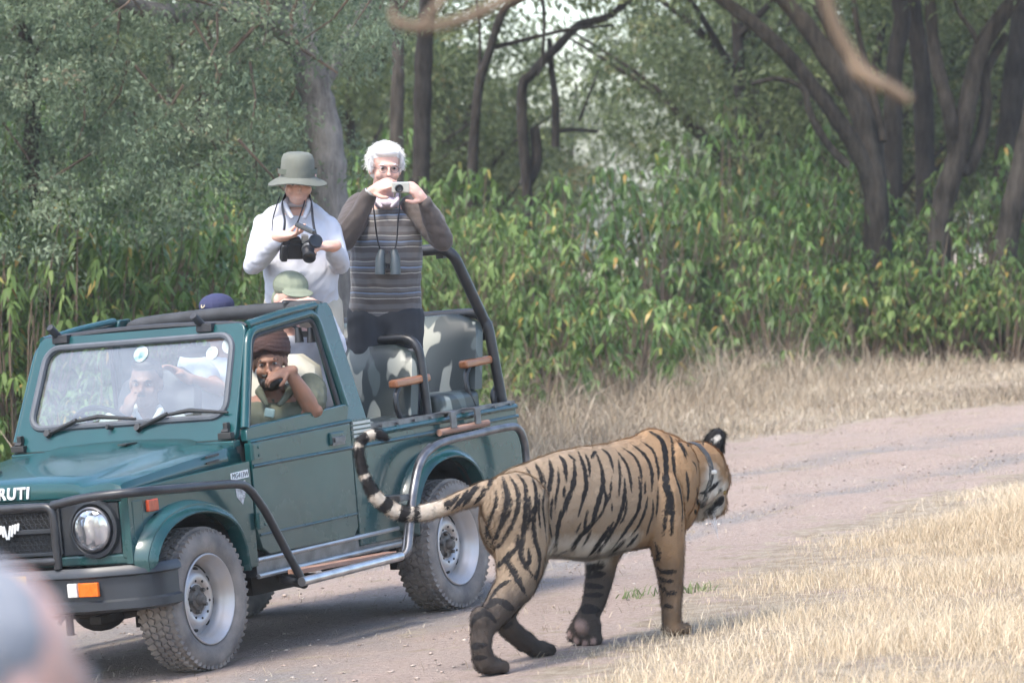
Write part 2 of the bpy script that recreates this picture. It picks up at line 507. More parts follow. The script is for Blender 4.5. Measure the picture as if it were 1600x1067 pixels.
# two small green tufts beside the tiger
for k, (tx, ty, nb) in enumerate(((.53, 20.5, 34), (.98, 20.3, 40))):
    c = px(*((992, 912), (1085, 915))[k], 21.2)
    xx = c.x + RNG.normal(0, .05, nb); yy = 21.2 + RNG.normal(0, .05, nb)
    o = link('green_tuft', blade_mesh('green_tuft', np.stack([xx, yy, gzv(xx, yy)], 1), .03 + .05 * RNG.rand(nb), .003 + .002 * RNG.rand(nb), .3 + RNG.rand(nb), RNG.rand(nb)), M_tuft)
    o['kind'] = 'stuff'; tag(o, ('small green weed on the track under the tiger, left of its planted foreleg', 'small green weed just right of the tiger\'s planted foreleg')[k], 'weed', 'green weeds on the track')

# loose stones on the track
M_stone = leaf_mat('track_stone', [(0, (.18, .145, .125)), (.4, (.32, .25, .21)), (.8, (.42, .345, .29)), (1, (.52, .46, .40))], rough=.9, trans=0)
def gravel(x, y): return np.clip(road_amt(x, y), 0, 1) * (.15 + .85 * np.clip(rut_amt(x, y), 0, 1)) * (.3 + .7 * patch(x, y, 2.2, 8))
x, y = scatter(60000, -4.5, 8, 15, 38, gravel)
n = len(x); r = .0025 + .014 * RNG.rand(n) ** 4
ico = np.array([(0, 0, 1), (.9, 0, .2), (.28, .85, .25), (-.72, .53, .2), (-.72, -.53, .25), (.28, -.85, .2), (0, 0, -.6)])
fi = np.array([(0, 1, 2), (0, 2, 3), (0, 3, 4), (0, 4, 5), (0, 5, 1), (6, 2, 1), (6, 3, 2), (6, 4, 3), (6, 5, 4), (6, 1, 5)])
V = ico[None] * (r[:, None, None] * (.6 + .8 * RNG.rand(n, 7, 1))) * np.array([1.2, 1.0, .6]) ; a = RNG.rand(n) * 6.28
V = np.stack([V[..., 0] * np.cos(a)[:, None] - V[..., 1] * np.sin(a)[:, None], V[..., 0] * np.sin(a)[:, None] + V[..., 1] * np.cos(a)[:, None], V[..., 2]], -1) + np.stack([x, y, gzv(x, y)], 1)[:, None]
me = np_mesh('gravel', V.reshape(-1, 3), (np.arange(n)[:, None, None] * 7 + fi[None]).reshape(-1, 3)); set_tone(me, np.repeat(RNG.rand(n), 7))
o = link('gravel', me, M_stone); tag(o, 'loose grey and pinkish gravel lying along the wheel ruts', 'gravel', kind='stuff')

# ------------------------------------------------------------------ bark, trunks
def bark(name, c1, c2, sc=6):
    m = bpy.data.materials.new(name); m.use_nodes = True
    nt = m.node_tree; b = nt.nodes['Principled BSDF']; L = nt.links.new
    tc = nt.nodes.new('ShaderNodeTexCoord'); mp = nt.nodes.new('ShaderNodeMapping'); mp.inputs['Scale'].default_value = (1, 1, .22); L(tc.outputs['Object'], mp.inputs[0])
    n = nt.nodes.new('ShaderNodeTexNoise'); n.inputs['Scale'].default_value = sc * 4; n.inputs['Detail'].default_value = 6; n.inputs['Roughness'].default_value = .7; L(mp.outputs[0], n.inputs['Vector'])
    n2 = nt.nodes.new('ShaderNodeTexNoise'); n2.inputs['Scale'].default_value = sc * .5; L(tc.outputs['Object'], n2.inputs['Vector'])
    ad = nt.nodes.new('ShaderNodeMath'); ad.operation = 'MULTIPLY_ADD'; ad.inputs[1].default_value = .6; L(n.outputs['Fac'], ad.inputs[0])
    ad2 = nt.nodes.new('ShaderNodeMath'); ad2.operation = 'MULTIPLY'; ad2.inputs[1].default_value = .4; L(n2.outputs['Fac'], ad2.inputs[0]); L(ad2.outputs[0], ad.inputs[2])
    r = nt.nodes.new('ShaderNodeValToRGB'); r.color_ramp.elements[0].position = .36; r.color_ramp.elements[1].position = .64
    r.color_ramp.elements[0].color = (*c1, 1); r.color_ramp.elements[1].color = (*c2, 1); L(ad.outputs[0], r.inputs[0]); L(r.outputs[0], b.inputs['Base Color'])
    b.inputs['Roughness'].default_value = .9; b.inputs['Specular IOR Level'].default_value = .2
    bp = nt.nodes.new('ShaderNodeBump'); bp.inputs['Strength'].default_value = .9; bp.inputs['Distance'].default_value = .04; L(n.outputs['Fac'], bp.inputs['Height']); L(bp.outputs[0], b.inputs['Normal'])
    return m
M_bark = bark('grey_bark', (.016, .013, .010), (.105, .087, .070), 4)
M_bark2 = bark('dark_bark', (.015, .012, .010), (.065, .055, .047))
M_bark3 = bark('pale_bark', (.10, .095, .09), (.30, .28, .26))
M_twig = mat('twig', (.10, .07, .05), rough=.9, var=.4, scale=5)
def limb(b, pts, r0, r1, n=5, seg=12):
    p = catmull(pts, n); m = len(p)
    rr = [(r0 + (r1 - r0) * i / (m - 1)) * random.uniform(.93, 1.09) for i in range(m)]
    b.tube(p, rr, seg); return b
def zx(X_, Y_, d): return px(1050 + X_ / 2.667, Y_ / 2.667, d)
def on_ground(p, sink=.15): return Vector((p.x, p.y, gz(p.x, p.y) - sink))
def clusters(C, per, rad, ln, wd, tone0, droop=.35, flat=.6, spread=.18, seed=0, tw=None):
    """leaf sprays round cluster centres C"""
    rs = np.random.RandomState(seed); n = len(C) * per
    cc = np.repeat(C, per, 0); ax = np.repeat(unit(rs.normal(size=(len(C), 3)) * np.array([1, 1, .5]) + np.array([0, 0, -.25])), per, 0)
    t = rs.uniform(-1, 1, (n, 1)); off = rs.normal(size=(n, 3)) * rad * .42
    P = cc + ax * t * rad * 1.2 + off * np.array([1, 1, flat])
    D = unit(ax * .8 + rs.normal(size=(n, 3)) * .8); N = unit(rs.normal(size=(n, 3)) + np.array([0, 0, 1.0]))
    tone = np.clip(np.repeat(rs.normal(tone0, spread, len(C)), per) + rs.normal(0, .12, n), 0, 1)
    return P, D, N, ln * (.6 + .8 * rs.rand(n)), wd * (.6 + .8 * rs.rand(n)), tone

random.seed(7)
# feathery tree over the left of the picture: limbs and a hanging crown
M_fine = leaf_mat('feathery_leaf', [(0, (.075, .115, .07)), (.4, (.16, .215, .13)), (.75, (.23, .285, .18)), (.95, (.30, .335, .22)), (1, (.32, .26, .17))], rough=.6, trans=.42)
lt = empty('feathery_tree', (-1.75, 33, gz(-1.75, 33)))
tag(lt, 'grey-green feathery-leaved tree hanging over the left, with the thick pale grey trunk behind the hat', 'tree')
def rel(o, root): o.parent = root; o.location = -Vector(root.location); return o
b = MB()
base = px(522, 430, 33)
limb(b, [on_ground(base), base, px(515, 300, 33), px(510, 230, 33), px(496, 160, 33), px(478, 90, 33), px(462, 30, 33.1), px(430, -60, 33.2), px(380, -220, 33)], .165, .10, 5, 16)
limb(b, [px(492, 150, 33), px(545, 60, 33.3), px(590, -30, 33.4), px(640, -200, 33)], .07, .04)
limb(b, [px(470, 60, 33), px(380, 20, 32.5), px(250, 20, 32), px(120, -20, 31.6), px(-60, -40, 31.3), px(-300, -60, 31)], .09, .035)
limb(b, [px(440, -40, 33), px(300, -160, 32.3), px(120, -260, 31.7), px(-200, -420, 31)], .09, .04)
rel(b.obj('trunk', M_bark3), lt)
b = MB(); rs = np.random.RandomState(5)
C = []
while len(C) < 1900:
    u = rs.uniform(-900, 640); v = rs.uniform(-330, 470); d = rs.uniform(30.2, 34.2)
    lim = 372 + 50 * math.sin(u * .013 + 1) + 40 * math.sin(u * .031)
    if u > 350: lim -= (u - 350) * .55
    if v > lim: continue
    if u > 545 + 40 * math.sin(v * .03) + max(0, 60 - v * .3): continue
    if 470 < u < 560 and 100 < v < 340 and d < 33.05: continue
    if rs.rand() < .30 * (1 + math.sin(u * .021 + v * .017) * math.sin(v * .028 - u * .009)): continue
    C.append(tuple(px(u, v, d)))
C = np.array(C)
for k in range(0, len(C), 9):
    p = Vector(C[k]); q = p + Vector((rs.normal() * .25, rs.normal() * .3, .35 + .2 * rs.rand())); b.tube([q, (p + q) / 2 + Vector((.04, 0, -.03)), p], [.012, .008, .004], 5)
for k in range(10):
    u, v = rs.uniform(-300, 560), rs.uniform(-200, 330); p = px(u, v, rs.uniform(31, 34)); b.tube(catmull([p, p + Vector((rs.normal() * .3, 0, .3)), p + Vector((rs.normal() * .6, .2, .8)), p + Vector((rs.normal() * .8, .2, 1.5))], 3), [.008, .01, .012, .014, .016, .018, .02, .022, .024, .026], 6)
o = rel(b.obj('twigs', M_twig), lt); tag(o, kind='stuff')
P_, D_, N_, l_, w_, t_ = clusters(C, 92, .17, .046, .020, .45, seed=3)
me = leaf_mesh('crown', P_, D_, N_, l_, w_, t_, simple=True)
o = rel(link('crown', me, M_fine), lt); tag(o, kind='stuff')

# dark tree at the far left edge
dt = empty('dark_tree', tuple(on_ground(px(62, 520, 34.5), 0))); tag(dt, 'dark leaning trunk with a low horizontal limb at the left edge', 'tree')
b = MB(); q = lambda x, y: px(x, y, 34.5)
limb(b, [on_ground(q(78, 560)), q(72, 500), q(66, 400), q(60, 330), q(48, 240), q(52, 140), q(30, 0), q(20, -150)], .085, .05)
limb(b, [q(68, 440), q(30, 425), q(-20, 420), q(-90, 380)], .07, .05); limb(b, [q(60, 335), q(95, 300), q(80, 240), q(40, 130), q(100, 10)], .03, .02); limb(b, [q(85, 500), q(110, 430), q(120, 380)], .03, .015)
rel(b.obj('trunk', M_bark2), dt)
C = np.array([tuple(px(rs.uniform(-700, 200), rs.uniform(-330, 250), rs.uniform(34.3, 36.0))) for k in range(420)])
P_, D_, N_, l_, w_, t_ = clusters(C, 70, .22, .06, .022, .30, seed=8)
o = rel(link('crown', leaf_mesh('crown', P_, D_, N_, l_, w_, t_, simple=True), M_fine), dt); tag(o, kind='stuff')

# two many-stemmed trees on the right, standing in the thicket
M_forest = leaf_mat('forest_leaf', [(0, (.045, .07, .03)), (.4, (.10, .135, .055)), (.75, (.16, .20, .085)), (.95, (.24, .26, .11)), (1, (.30, .24, .11))], rough=.6, trans=.35)
def crown_over(root, C, per, rad, ln, wd, tone, seed, mt=None):
    P_, D_, N_, l_, w_, t_ = clusters(C, per, rad, ln, wd, tone, seed=seed)
    o = rel(link('crown', leaf_mesh('crown', P_, D_, N_, l_, w_, t_, simple=True), mt or M_forest), root); tag(o, kind='stuff')
d = 49.3
r1 = empty('fanning_tree', tuple(on_ground(zx(845, 870, d), 0))); tag(r1, 'grey tree whose three thick stems fan out to the upper left from one base', 'tree')
b = MB()
limb(b, [on_ground(zx(860, 1250, d)), zx(855, 1000, d), zx(850, 820, d), zx(815, 640, d), zx(790, 480, d), zx(690, 300, d), zx(560, 110, d), zx(470, 0, d), zx(330, -250, d)], .17, .085)
limb(b, [zx(850, 800, d), zx(760, 610, d - .2), zx(690, 500, d - .3), zx(600, 380, d - .3), zx(480, 230, d - .3), zx(330, 90, d - .3), zx(210, 0, d - .3), zx(0, -180, d - .3)], .105, .07)
limb(b, [zx(850, 760, d), zx(840, 560, d + .3), zx(800, 400, d + .4), zx(720, 270, d + .4), zx(660, 110, d + .4), zx(600, 0, d + .4), zx(500, -240, d + .4)], .11, .075)
limb(b, [zx(730, 690, d - .2), zx(640, 590, d - .3), zx(575, 470, d - .4), zx(545, 370, d - .4), zx(440, 330, d - .4), zx(330, 350, d - .4)], .055, .025)
limb(b, [zx(880, 590, d), zx(850, 440, d + .2), zx(820, 330, d + .3), zx(770, 100, d + .3), zx(750, -60, d + .3)], .05, .03)
rel(b.obj('trunk', M_bark), r1)
C = np.array([tuple(px(rs.uniform(980, 1500), rs.uniform(-420, -40), rs.uniform(46, 50))) for k in range(120)])
crown_over(r1, C, 90, .4, .10, .04, .45, 21)
d = 48.4
r2 = empty('forked_tree', tuple(on_ground(zx(1120, 1000, d), 0))); tag(r2, 'forked grey tree near the right edge with a dark hollow base', 'tree')
b = MB()
limb(b, [on_ground(zx(1100, 1300, d)), zx(1110, 1050, d), zx(1130, 850, d), zx(1180, 680, d), zx(1215, 520, d), zx(1250, 350, d), zx(1290, 200, d), zx(1380, 60, d), zx(1440, -30, d), zx(1520, -250, d)], .15, .08)
limb(b, [zx(1180, 640, d), zx(1155, 470, d - .1), zx(1110, 300, d - .1), zx(1085, 140, d - .1), zx(1075, -20, d - .1), zx(1060, -260, d - .1)], .09, .065)
limb(b, [zx(1285, 220, d), zx(1250, 130, d - .1), zx(1200, 60, d - .1), zx(1160, -40, d - .1)], .035, .02)
limb(b, [zx(1180, 700, d), zx(1240, 700, d + .1), zx(1290, 560, d + .1), zx(1310, 440, d + .1), zx(1310, 300, d + .1), zx(1390, 150, d + .1)], .09, .05)
rel(b.obj('trunk', M_bark), r2)
C = np.array([tuple(px(rs.uniform(1380, 1800), rs.uniform(-420, -40), rs.uniform(45, 49))) for k in range(110)])
crown_over(r2, C, 90, .4, .10, .04, .45, 22)
def pole_tree(nm, label, pts, d, r0, r1, m_, seed, extra=(), cx=(0, 0), cy=(-450, -60), nC=60, grp=None):
    P = [px(x, y, d) for x, y in pts]
    root = empty(nm, tuple(on_ground(P[0], 0))); tag(root, label, 'tree', grp)
    b = MB(); limb(b, [on_ground(P[0])] + P, r0, r1)
    for e, ra, rb in extra: limb(b, [px(x, y, d + .1) for x, y in e], ra, rb, 4, 8)
    rel(b.obj('trunk', m_), root)
    rs_ = np.random.RandomState(seed); xs = pts[-1][0]
    C = np.array([tuple(px(rs_.uniform(xs - 160 + cx[0], xs + 160 + cx[1]), rs_.uniform(*cy), d + rs_.uniform(-1.2, 1.2))) for k in range(nC)])
    crown_over(root, C, 80, .42, .11, .045, .42, seed)
    return root
pole_tree('dark_pole_tree', 'dark straight trunk behind the fanning tree, right of its stems', [(1395, 420), (1395, 200), (1399, 94), (1410, 30), (1404, -10), (1400, -200)], 52, .13, .09, M_bark2, 31)
pole_tree('dark_pole_tree', 'dark upright trunk just left of the forked tree', [(1448, 420), (1444, 195), (1440, 112), (1430, 38), (1424, -10), (1410, -200)], 53, .14, .10, M_bark2, 32)
pole_tree('leaning_trunk_tree', 'thick trunk leaning in from the bottom of the right edge', [(1560, 470), (1580, 340), (1600, 250), (1630, 100), (1660, -60)], 48.2, .15, .12, M_bark, 33)
pole_tree('dark_pole_tree', 'dark trunk at the upper right edge behind the forked tree', [(1560, 420), (1575, 220), (1590, 80), (1600, -40), (1600, -200)], 54, .17, .12, M_bark2, 34, cx=(60, 160))
pole_tree('grey_pole_tree', 'slim straight grey trunk above the white-haired man, left one of two', [(622, 420), (620, 200), (622, 100), (618, 0), (610, -160)], 44, .075, .06, M_bark, 35, cy=(-450, -90))
pole_tree('grey_pole_tree', 'straight dark trunk above the white-haired man, right one of two', [(655, 420), (660, 180), (662, 90), (668, 0), (672, -160)], 47, .11, .09, M_bark2, 36, cy=(-450, -90))
pole_tree('slender_tree', 'slender tree with crooked thin branches left of the bright gap', [(735, 380), (745, 160), (765, 80), (785, 20), (815, -30), (840, -160)], 50, .07, .035, M_bark2, 37,
          extra=[([(770, 75), (850, 55), (900, 45), (960, 40)], .03, .015), ([(790, 10), (845, -5), (848, 90), (840, 120)], .03, .015), ([(748, 140), (750, 60), (745, 0)], .025, .015)], cy=(-300, -20))
pole_tree('crooked_tree', 'crooked thin-stemmed tree with a low bough in front of the bright gap', [(830, 400), (815, 160), (832, 115), (870, 75), (905, 40), (960, 20), (1040, -60)], 51, .075, .04, M_bark2, 38,
          extra=[([(868, 205), (900, 203), (935, 206)], .028, .02), ([(868, 230), (868, 160), (862, 110), (858, 60)], .05, .03), ([(905, 190), (920, 150), (935, 110)], .02, .01), ([(820, 290), (838, 250), (835, 200)], .09, .06)], cy=(-300, -30))

# trees of the wood behind: four kinds of bushy tree, copied
def wood_proto(seed, hgt):
    rs_ = np.random.RandomState(seed); b = MB(); random.seed(seed)
    root = empty('wood_tree')
    top = Vector((rs_.normal() * .5, 0, hgt * .8)); limb(b, [(0, 0, -.2), (rs_.normal() * .1, 0, hgt * .25), (rs_.normal() * .3, 0, hgt * .5), top], .13, .05)
    C = []
    for k in range(7):
        a = rs_.rand() * 6.28; z0 = hgt * rs_.uniform(.2, .6); e = Vector((math.cos(a) * hgt * .27, math.sin(a) * hgt * .27, z0 + hgt * .22))
        limb(b, [(top.x * z0 / hgt, 0, z0), (e.x * .5, e.y * .5, z0 + hgt * .13), e], .05, .015, 4, 8)
    b.obj('trunk', M_bark2, root)
    for k in range(150):
        v = rs_.normal(size=3); v /= np.linalg.norm(v); r_ = rs_.rand() ** .4
        C.append((v[0] * r_ * hgt * .33, v[1] * r_ * hgt * .33, hgt * .56 + v[2] * r_ * hgt * .46))
    C = np.array([c for c in C if c[2] > .5])
    P_, D_, N_, l_, w_, t_ = clusters(C, 75, .34, .10, .045, .45, spread=.2, seed=seed)
    o = link('crown', leaf_mesh('crown', P_, D_, N_, l_, w_, t_, simple=True), M_forest, root); tag(o, kind='stuff')
    return root
def copy_tree(o, parent=None):
    c = o.copy(); COL.objects.link(c); c.parent = parent
    for ch in list(o.children): copy_tree(ch, c)
    return c
protos = [wood_proto(40 + k, hgt) for k, hgt in enumerate((7.5, 6.5, 8.5, 5.5))]
used = set(); rs = np.random.RandomState(77)
spots = []
for row, (d0, stp) in enumerate(((56, 2.3), (61, 2.2), (67, 2.3), (74, 2.5), (83, 2.8), (95, 3.2), (112, 4.0))):
    xx = -.135 * d0 - 3.5
    while xx < .135 * d0 + 3.5:
        xp = xx + rs.uniform(-.6, .6); yp_ = d0 + rs.uniform(-1.6, 1.6); xx += stp
        u = 800 + xp / yp_ * FPX
        if 835 < u < 1080 and row < 6 or 900 < u < 1020: continue
        if u < 250 and row == 0: continue
        spots.append((xp, yp_, row))
for i, (xp, yp_, row) in enumerate(spots):
    k = i % 4; p0 = protos[k]
    o = p0 if k not in used else copy_tree(p0); used.add(k)
    o.location = (xp, yp_, gz(xp, yp_)); o.rotation_euler = (0, 0, rs.rand() * 6.28); s_ = rs.uniform(.85, 1.2); o.scale = (s_, s_, s_)
    u = 800 + xp / yp_ * FPX
    tag(o, 'bushy olive-green tree of the wood, ' + ('far behind the feathery tree' if u < 560 else 'left of the bright gap' if u < 960 else 'between the bright gap and the fanning tree' if u < 1300 else 'behind the right-hand trunks'), 'tree', 'trees of the wood behind the thicket')

# ------------------------------------------------------------------ thicket of tall leafy shrubs with hanging leaves
M_shrub = leaf_mat('hanging_leaf', [(0, (.055, .105, .028)), (.35, (.105, .185, .048)), (.7, (.165, .265, .070)), (.93, (.23, .33, .095)), (.965, (.42, .34, .07)), (1, (.50, .30, .08))], rough=.42, trans=.35, spec=.5)
M_shrub2 = leaf_mat('dusty_olive_leaf', [(0, (.06, .10, .03)), (.35, (.115, .18, .052)), (.7, (.175, .25, .075)), (.93, (.24, .31, .105)), (.965, (.40, .30, .08)), (1, (.32, .18, .08))], rough=.6, trans=.35, spec=.3)
M_stem = mat('shrub_stem', (.16, .115, .08), rough=.9, var=.4, scale=6)
def shrub_proto(seed, hgt, nsh, lm=None, lk=1.0, yel=.03):
    """many thin stems; every shoot ends in a tuft of leaves that spread and hang"""
    rs_ = np.random.RandomState(seed); b = MB(); root = empty('leafy_shrub')
    Cs, Ds, Ls, Ws, Ts = [], [], [], [], []
    rad = .30 + .16 * hgt
    for k in range(nsh):
        a = rs_.rand() * 6.28; rr = rad * rs_.rand() ** .55; z = hgt * (.10 + .90 * rs_.rand() ** .9) * (1 - .28 * (rr / rad) ** 2)
        tip = np.array([math.cos(a) * rr, math.sin(a) * rr, z]); foot = np.array([math.cos(a) * rr * .3, math.sin(a) * rr * .3, -.05])
        mid = foot * .35 + tip * .65 + rs_.normal(size=3) * .05 + np.array([0, 0, .06 * hgt])
        if k % 2 == 0: b.tube([foot, mid, tip], [.010, .007, .003], 4)
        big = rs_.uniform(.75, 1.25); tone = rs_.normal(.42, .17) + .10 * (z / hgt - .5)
        for q in range(rs_.randint(7, 13)):
            aa = rs_.rand() * 6.28; off = np.array([math.cos(aa), math.sin(aa), 0]); back = rs_.rand() ** 2 * .28
            Cs.append(tip * (1 - back) + mid * back + off * .012); Ds.append(off * rs_.uniform(.45, 1.0) + np.array([0, 0, rs_.uniform(-.75, .25)]))
            Ls.append(rs_.uniform(.065, .15) * big * lk); Ws.append(rs_.uniform(.26, .36)); Ts.append(tone + rs_.normal() * .10)
    b.obj('stems', M_stem, root, angle=60)['kind'] = 'stuff'
    Cs, Ds, Ls, Ws = map(np.array, (Cs, Ds, Ls, Ws)); n = len(Cs)
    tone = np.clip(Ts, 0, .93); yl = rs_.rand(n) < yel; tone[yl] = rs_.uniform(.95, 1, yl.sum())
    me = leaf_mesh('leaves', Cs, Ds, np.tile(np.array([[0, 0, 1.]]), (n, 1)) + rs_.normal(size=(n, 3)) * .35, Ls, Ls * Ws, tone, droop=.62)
    o = link('leaves', me, lm or M_shrub, root); tag(o, kind='stuff')
    return root
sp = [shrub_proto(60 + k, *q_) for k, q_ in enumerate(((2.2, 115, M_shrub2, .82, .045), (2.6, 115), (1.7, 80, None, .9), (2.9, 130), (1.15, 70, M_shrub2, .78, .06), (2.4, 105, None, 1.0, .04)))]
used = set(); rs = np.random.RandomState(91); spots = []
tt = np.linspace(0, 1, 400)
FX = np.array([-7.5, -5.2, -3.7, -2.6, -1.3, .1, 1.5, 3.6, 6.0, 9.5]); FY = np.array([25.5, 27.2, 28.6, 30.5, 34.5, 39.5, 43.5, 47.2, 48.2, 48.])
def along(off, stp):
    P = np.stack([FX, FY], 1); seg = np.diff(P, axis=0); L_ = np.hypot(*seg.T); cum = np.concatenate([[0], np.cumsum(L_)])
    s_ = rs.rand() * stp
    while s_ < cum[-1]:
        k = min(np.searchsorted(cum, s_) - 1, len(seg) - 1); k = max(k, 0); t_ = (s_ - cum[k]) / L_[k]
        nrm = np.array([-seg[k][1], seg[k][0]]) / L_[k]
        yield P[k] + seg[k] * t_ + nrm * (off + rs.uniform(-.45, .45)); s_ += stp * rs.uniform(.8, 1.2)
for off, stp, kinds in ((0, 1.25, (4, 4, 2)), (.75, .85, (2, 4, 0)), (1.5, .8, (0, 2, 1, 5)), (2.4, .8, (1, 0, 3, 5)), (3.4, .9, (1, 3, 5)), (4.6, 1.0, (3, 1))):
    for p_ in along(off, stp):
        spots.append((p_[0], p_[1], kinds[rs.randint(len(kinds))]))
for bx in (r1, r2, bpy.data.objects['leaning_trunk_tree']):
    for q, (ox, oy, kk) in enumerate(((-.75, -.55, 2), (-.2, -.75, 4), (.3, -.65, 2), (.85, -.5, 4), (0, -1.2, 4), (-.5, -1.1, 4), (.6, -1.1, 4))): spots.append((bx.location.x + ox, bx.location.y + oy, kk))
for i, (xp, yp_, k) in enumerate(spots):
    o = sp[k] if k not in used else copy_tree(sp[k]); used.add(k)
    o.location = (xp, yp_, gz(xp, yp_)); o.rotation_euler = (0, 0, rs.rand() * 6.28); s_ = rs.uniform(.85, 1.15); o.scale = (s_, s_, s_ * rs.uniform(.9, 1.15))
    u = 800 + xp / yp_ * FPX
    what = {0: 'dusty olive small-leaved shrub', 4: 'low dusty olive shrub', 2: 'low green shrub with hanging leaves', 1: 'tall green shrub with hanging leaves', 3: 'tallest green shrub with hanging leaves', 5: 'mid-height green shrub with hanging leaves'}[k]
    where = 'at the left behind the windscreen' if u < 330 else 'behind the two standing men' if u < 700 else 'in the thicket above the tiger' if u < 1150 else 'in the thicket below the right-hand trees'
    tag(o, what + ' ' + where, 'shrub', 'leafy shrubs of the thicket')
# dry stalks along the foot of the thicket
x, y = [], []
for off in (-.9, -.5, -.1, .3):
    for p_ in along(off, .045): x.append(p_[0] + rs.normal() * .3); y.append(p_[1] + rs.normal() * .3)
x, y = np.array(x), np.array(y); n = len(x)
o = link('dry_stalks', blade_mesh('dry_stalks', np.stack([x, y, gzv(x, y)], 1), (.18 + .75 * rs.rand(n) ** 2) * (.35 + patch(x, y, 1.3, 3)), .0025 + .003 * rs.rand(n), .15 + .7 * rs.rand(n), rs.rand(n)), M_verge)
tag(o, 'thin dry brown stalks standing along the foot of the thicket', 'stalks', kind='stuff')

# ------------------------------------------------------------------ blurred branches close to the camera
M_near = mat('near_branch', (.15, .105, .068), rough=.8, var=.35, scale=9)
def near_branch(label, parts):
    b = MB(); base = None
    for pts, d, r0, r1 in parts:
        p = catmull([px(x, y, d) for x, y in pts], 5); m = len(p)
        b.tube(p, [r0 + (r1 - r0) * i / (m - 1) for i in range(m)], 8)
    o = b.obj('near_branch', M_near); tag(o, label, 'branch', 'blurred branches hanging close to the camera')
near_branch('blurred bare brown branch hanging across the top left of centre', [([(1000, -160), (860, -40), (780, 5), (720, 32), (660, 44), (618, 36)], 6.0, .010, .008), ([(720, -60), (690, 0), (665, 30), (650, 42)], 6.0, .007, .006), ([(640, 40), (618, 36), (612, 10)], 6.0, .008, .004)])
near_branch('blurred reddish-brown branch hanging down in front of the fanning tree', [([(1250, -200), (1288, -20), (1310, 50), (1340, 100), (1365, 125), (1395, 140), (1422, 158)], 6.0, .010, .009), ([(1330, 85), (1338, 110), (1352, 118), (1380, 135)], 6.0, .009, .012)])
# ------------------------------------------------------------------ materials of the vehicle
M_paint = mat('green_paint', (0.004, 0.050, 0.053), rough=.3, var=.12, scale=3, coat=.4, bump=.012, bscale=4, spec=.35)
def dusty_paint():
    m = M_paint; nt = m.node_tree; bs = nt.nodes['Principled BSDF']; L = nt.links.new
    src = bs.inputs['Base Color'].links[0].from_socket
    tc = nt.nodes.new('ShaderNodeTexCoord'); sp = nt.nodes.new('ShaderNodeSeparateXYZ'); L(tc.outputs['Object'], sp.inputs[0])
    low = nt.nodes.new('ShaderNodeMapRange'); low.inputs[1].default_value = .85; low.inputs[2].default_value = .38; low.inputs[3].default_value = .02; low.inputs[4].default_value = .26; L(sp.outputs[2], low.inputs[0])
    n = nt.nodes.new('ShaderNodeTexNoise'); n.inputs['Scale'].default_value = 3.5; n.inputs['Detail'].default_value = 8; n.inputs['Roughness'].default_value = .7; L(tc.outputs['Object'], n.inputs['Vector'])
    mr = nt.nodes.new('ShaderNodeMapRange'); mr.inputs[1].default_value = .35; mr.inputs[2].default_value = .75; L(n.outputs['Fac'], mr.inputs[0])
    mu = nt.nodes.new('ShaderNodeMath'); mu.operation = 'MULTIPLY'; L(low.outputs[0], mu.inputs[0]); L(mr.outputs[0], mu.inputs[1])
    mx = nt.nodes.new('ShaderNodeMix'); mx.data_type = 'RGBA'; L(mu.outputs[0], mx.inputs[0]); L(src, mx.inputs[6]); mx.inputs[7].default_value = (.27, .22, .18, 1); L(mx.outputs[2], bs.inputs['Base Color'])
    rr = nt.nodes.new('ShaderNodeMapRange'); rr.inputs[3].default_value = .24; rr.inputs[4].default_value = .8; L(mu.outputs[0], rr.inputs[0]); L(rr.outputs[0], bs.inputs['Roughness'])
    cw = nt.nodes.new('ShaderNodeMapRange'); cw.inputs[2].default_value = .5; cw.inputs[3].default_value = .4; cw.inputs[4].default_value = .05; L(mu.outputs[0], cw.inputs[0]); L(cw.outputs[0], bs.inputs['Coat Weight'])
dusty_paint()
M_dark = mat('underside', (0.02, 0.018, 0.016), rough=.8)
M_black = mat('black_tube', (0.022, 0.023, 0.026), rough=.38, var=.3, scale=12, bump=.08, bscale=90)
M_plastic = mat('bumper_black', (0.022, 0.026, 0.032), rough=.42, var=.2, scale=6)
M_rubber = mat('rubber', (0.025, 0.026, 0.030), rough=.55)
M_gasket = mat('gasket', (0.075, 0.085, 0.10), rough=.6)
M_tyre = mat('dusty_tyre', (0.14, 0.13, 0.125), rough=.9, var=.2, scale=7, col2=(0.27, 0.24, 0.21), bump=.2, bscale=80)
M_rim = mat('silver_rim', (0.50, 0.51, 0.54), rough=.38, metal=.4, var=.10, scale=9, col2=(0.46, 0.42, 0.38))
M_hole_shade = mat('hole_shade', (0.02, 0.018, 0.016), rough=.8)  # near-black colour standing in for the shade inside the rim openings
M_hub = mat('dirty_hub', (0.13, 0.115, 0.10), rough=.6, metal=.4, var=.4, scale=40)
M_chrome = mat('worn_chrome', (0.52, 0.52, 0.53), rough=.28, metal=.9, var=.2, scale=14)
M_steel = mat('dark_steel', (0.15, 0.15, 0.16), rough=.38, metal=.8, var=.3, scale=15)
M_alu = mat('aluminium_strip', (0.45, 0.46, 0.46), rough=.4, metal=.7, var=.12, scale=10)
M_wood = mat('armrest_wood', (0.30, 0.115, 0.045), rough=.4, var=.25, scale=9, stretch=(1, 14, 14), coat=.3)
M_wood2 = mat('step_wood', (0.30, 0.17, 0.12), rough=.7, var=.25, scale=9, stretch=(1, 14, 14))
M_orange = mat('orange_lens', (0.65, 0.13, 0.012), rough=.2, var=.15, scale=60)
M_redlens = mat('red_lens', (0.45, 0.07, 0.03), rough=.2, var=.15, scale=60)
M_whitelens = mat('clear_lens', (0.55, 0.55, 0.52), rough=.15, var=.15, scale=60)
M_yellow = mat('plate_yellow', (0.55, 0.35, 0.03), rough=.5, var=.06)
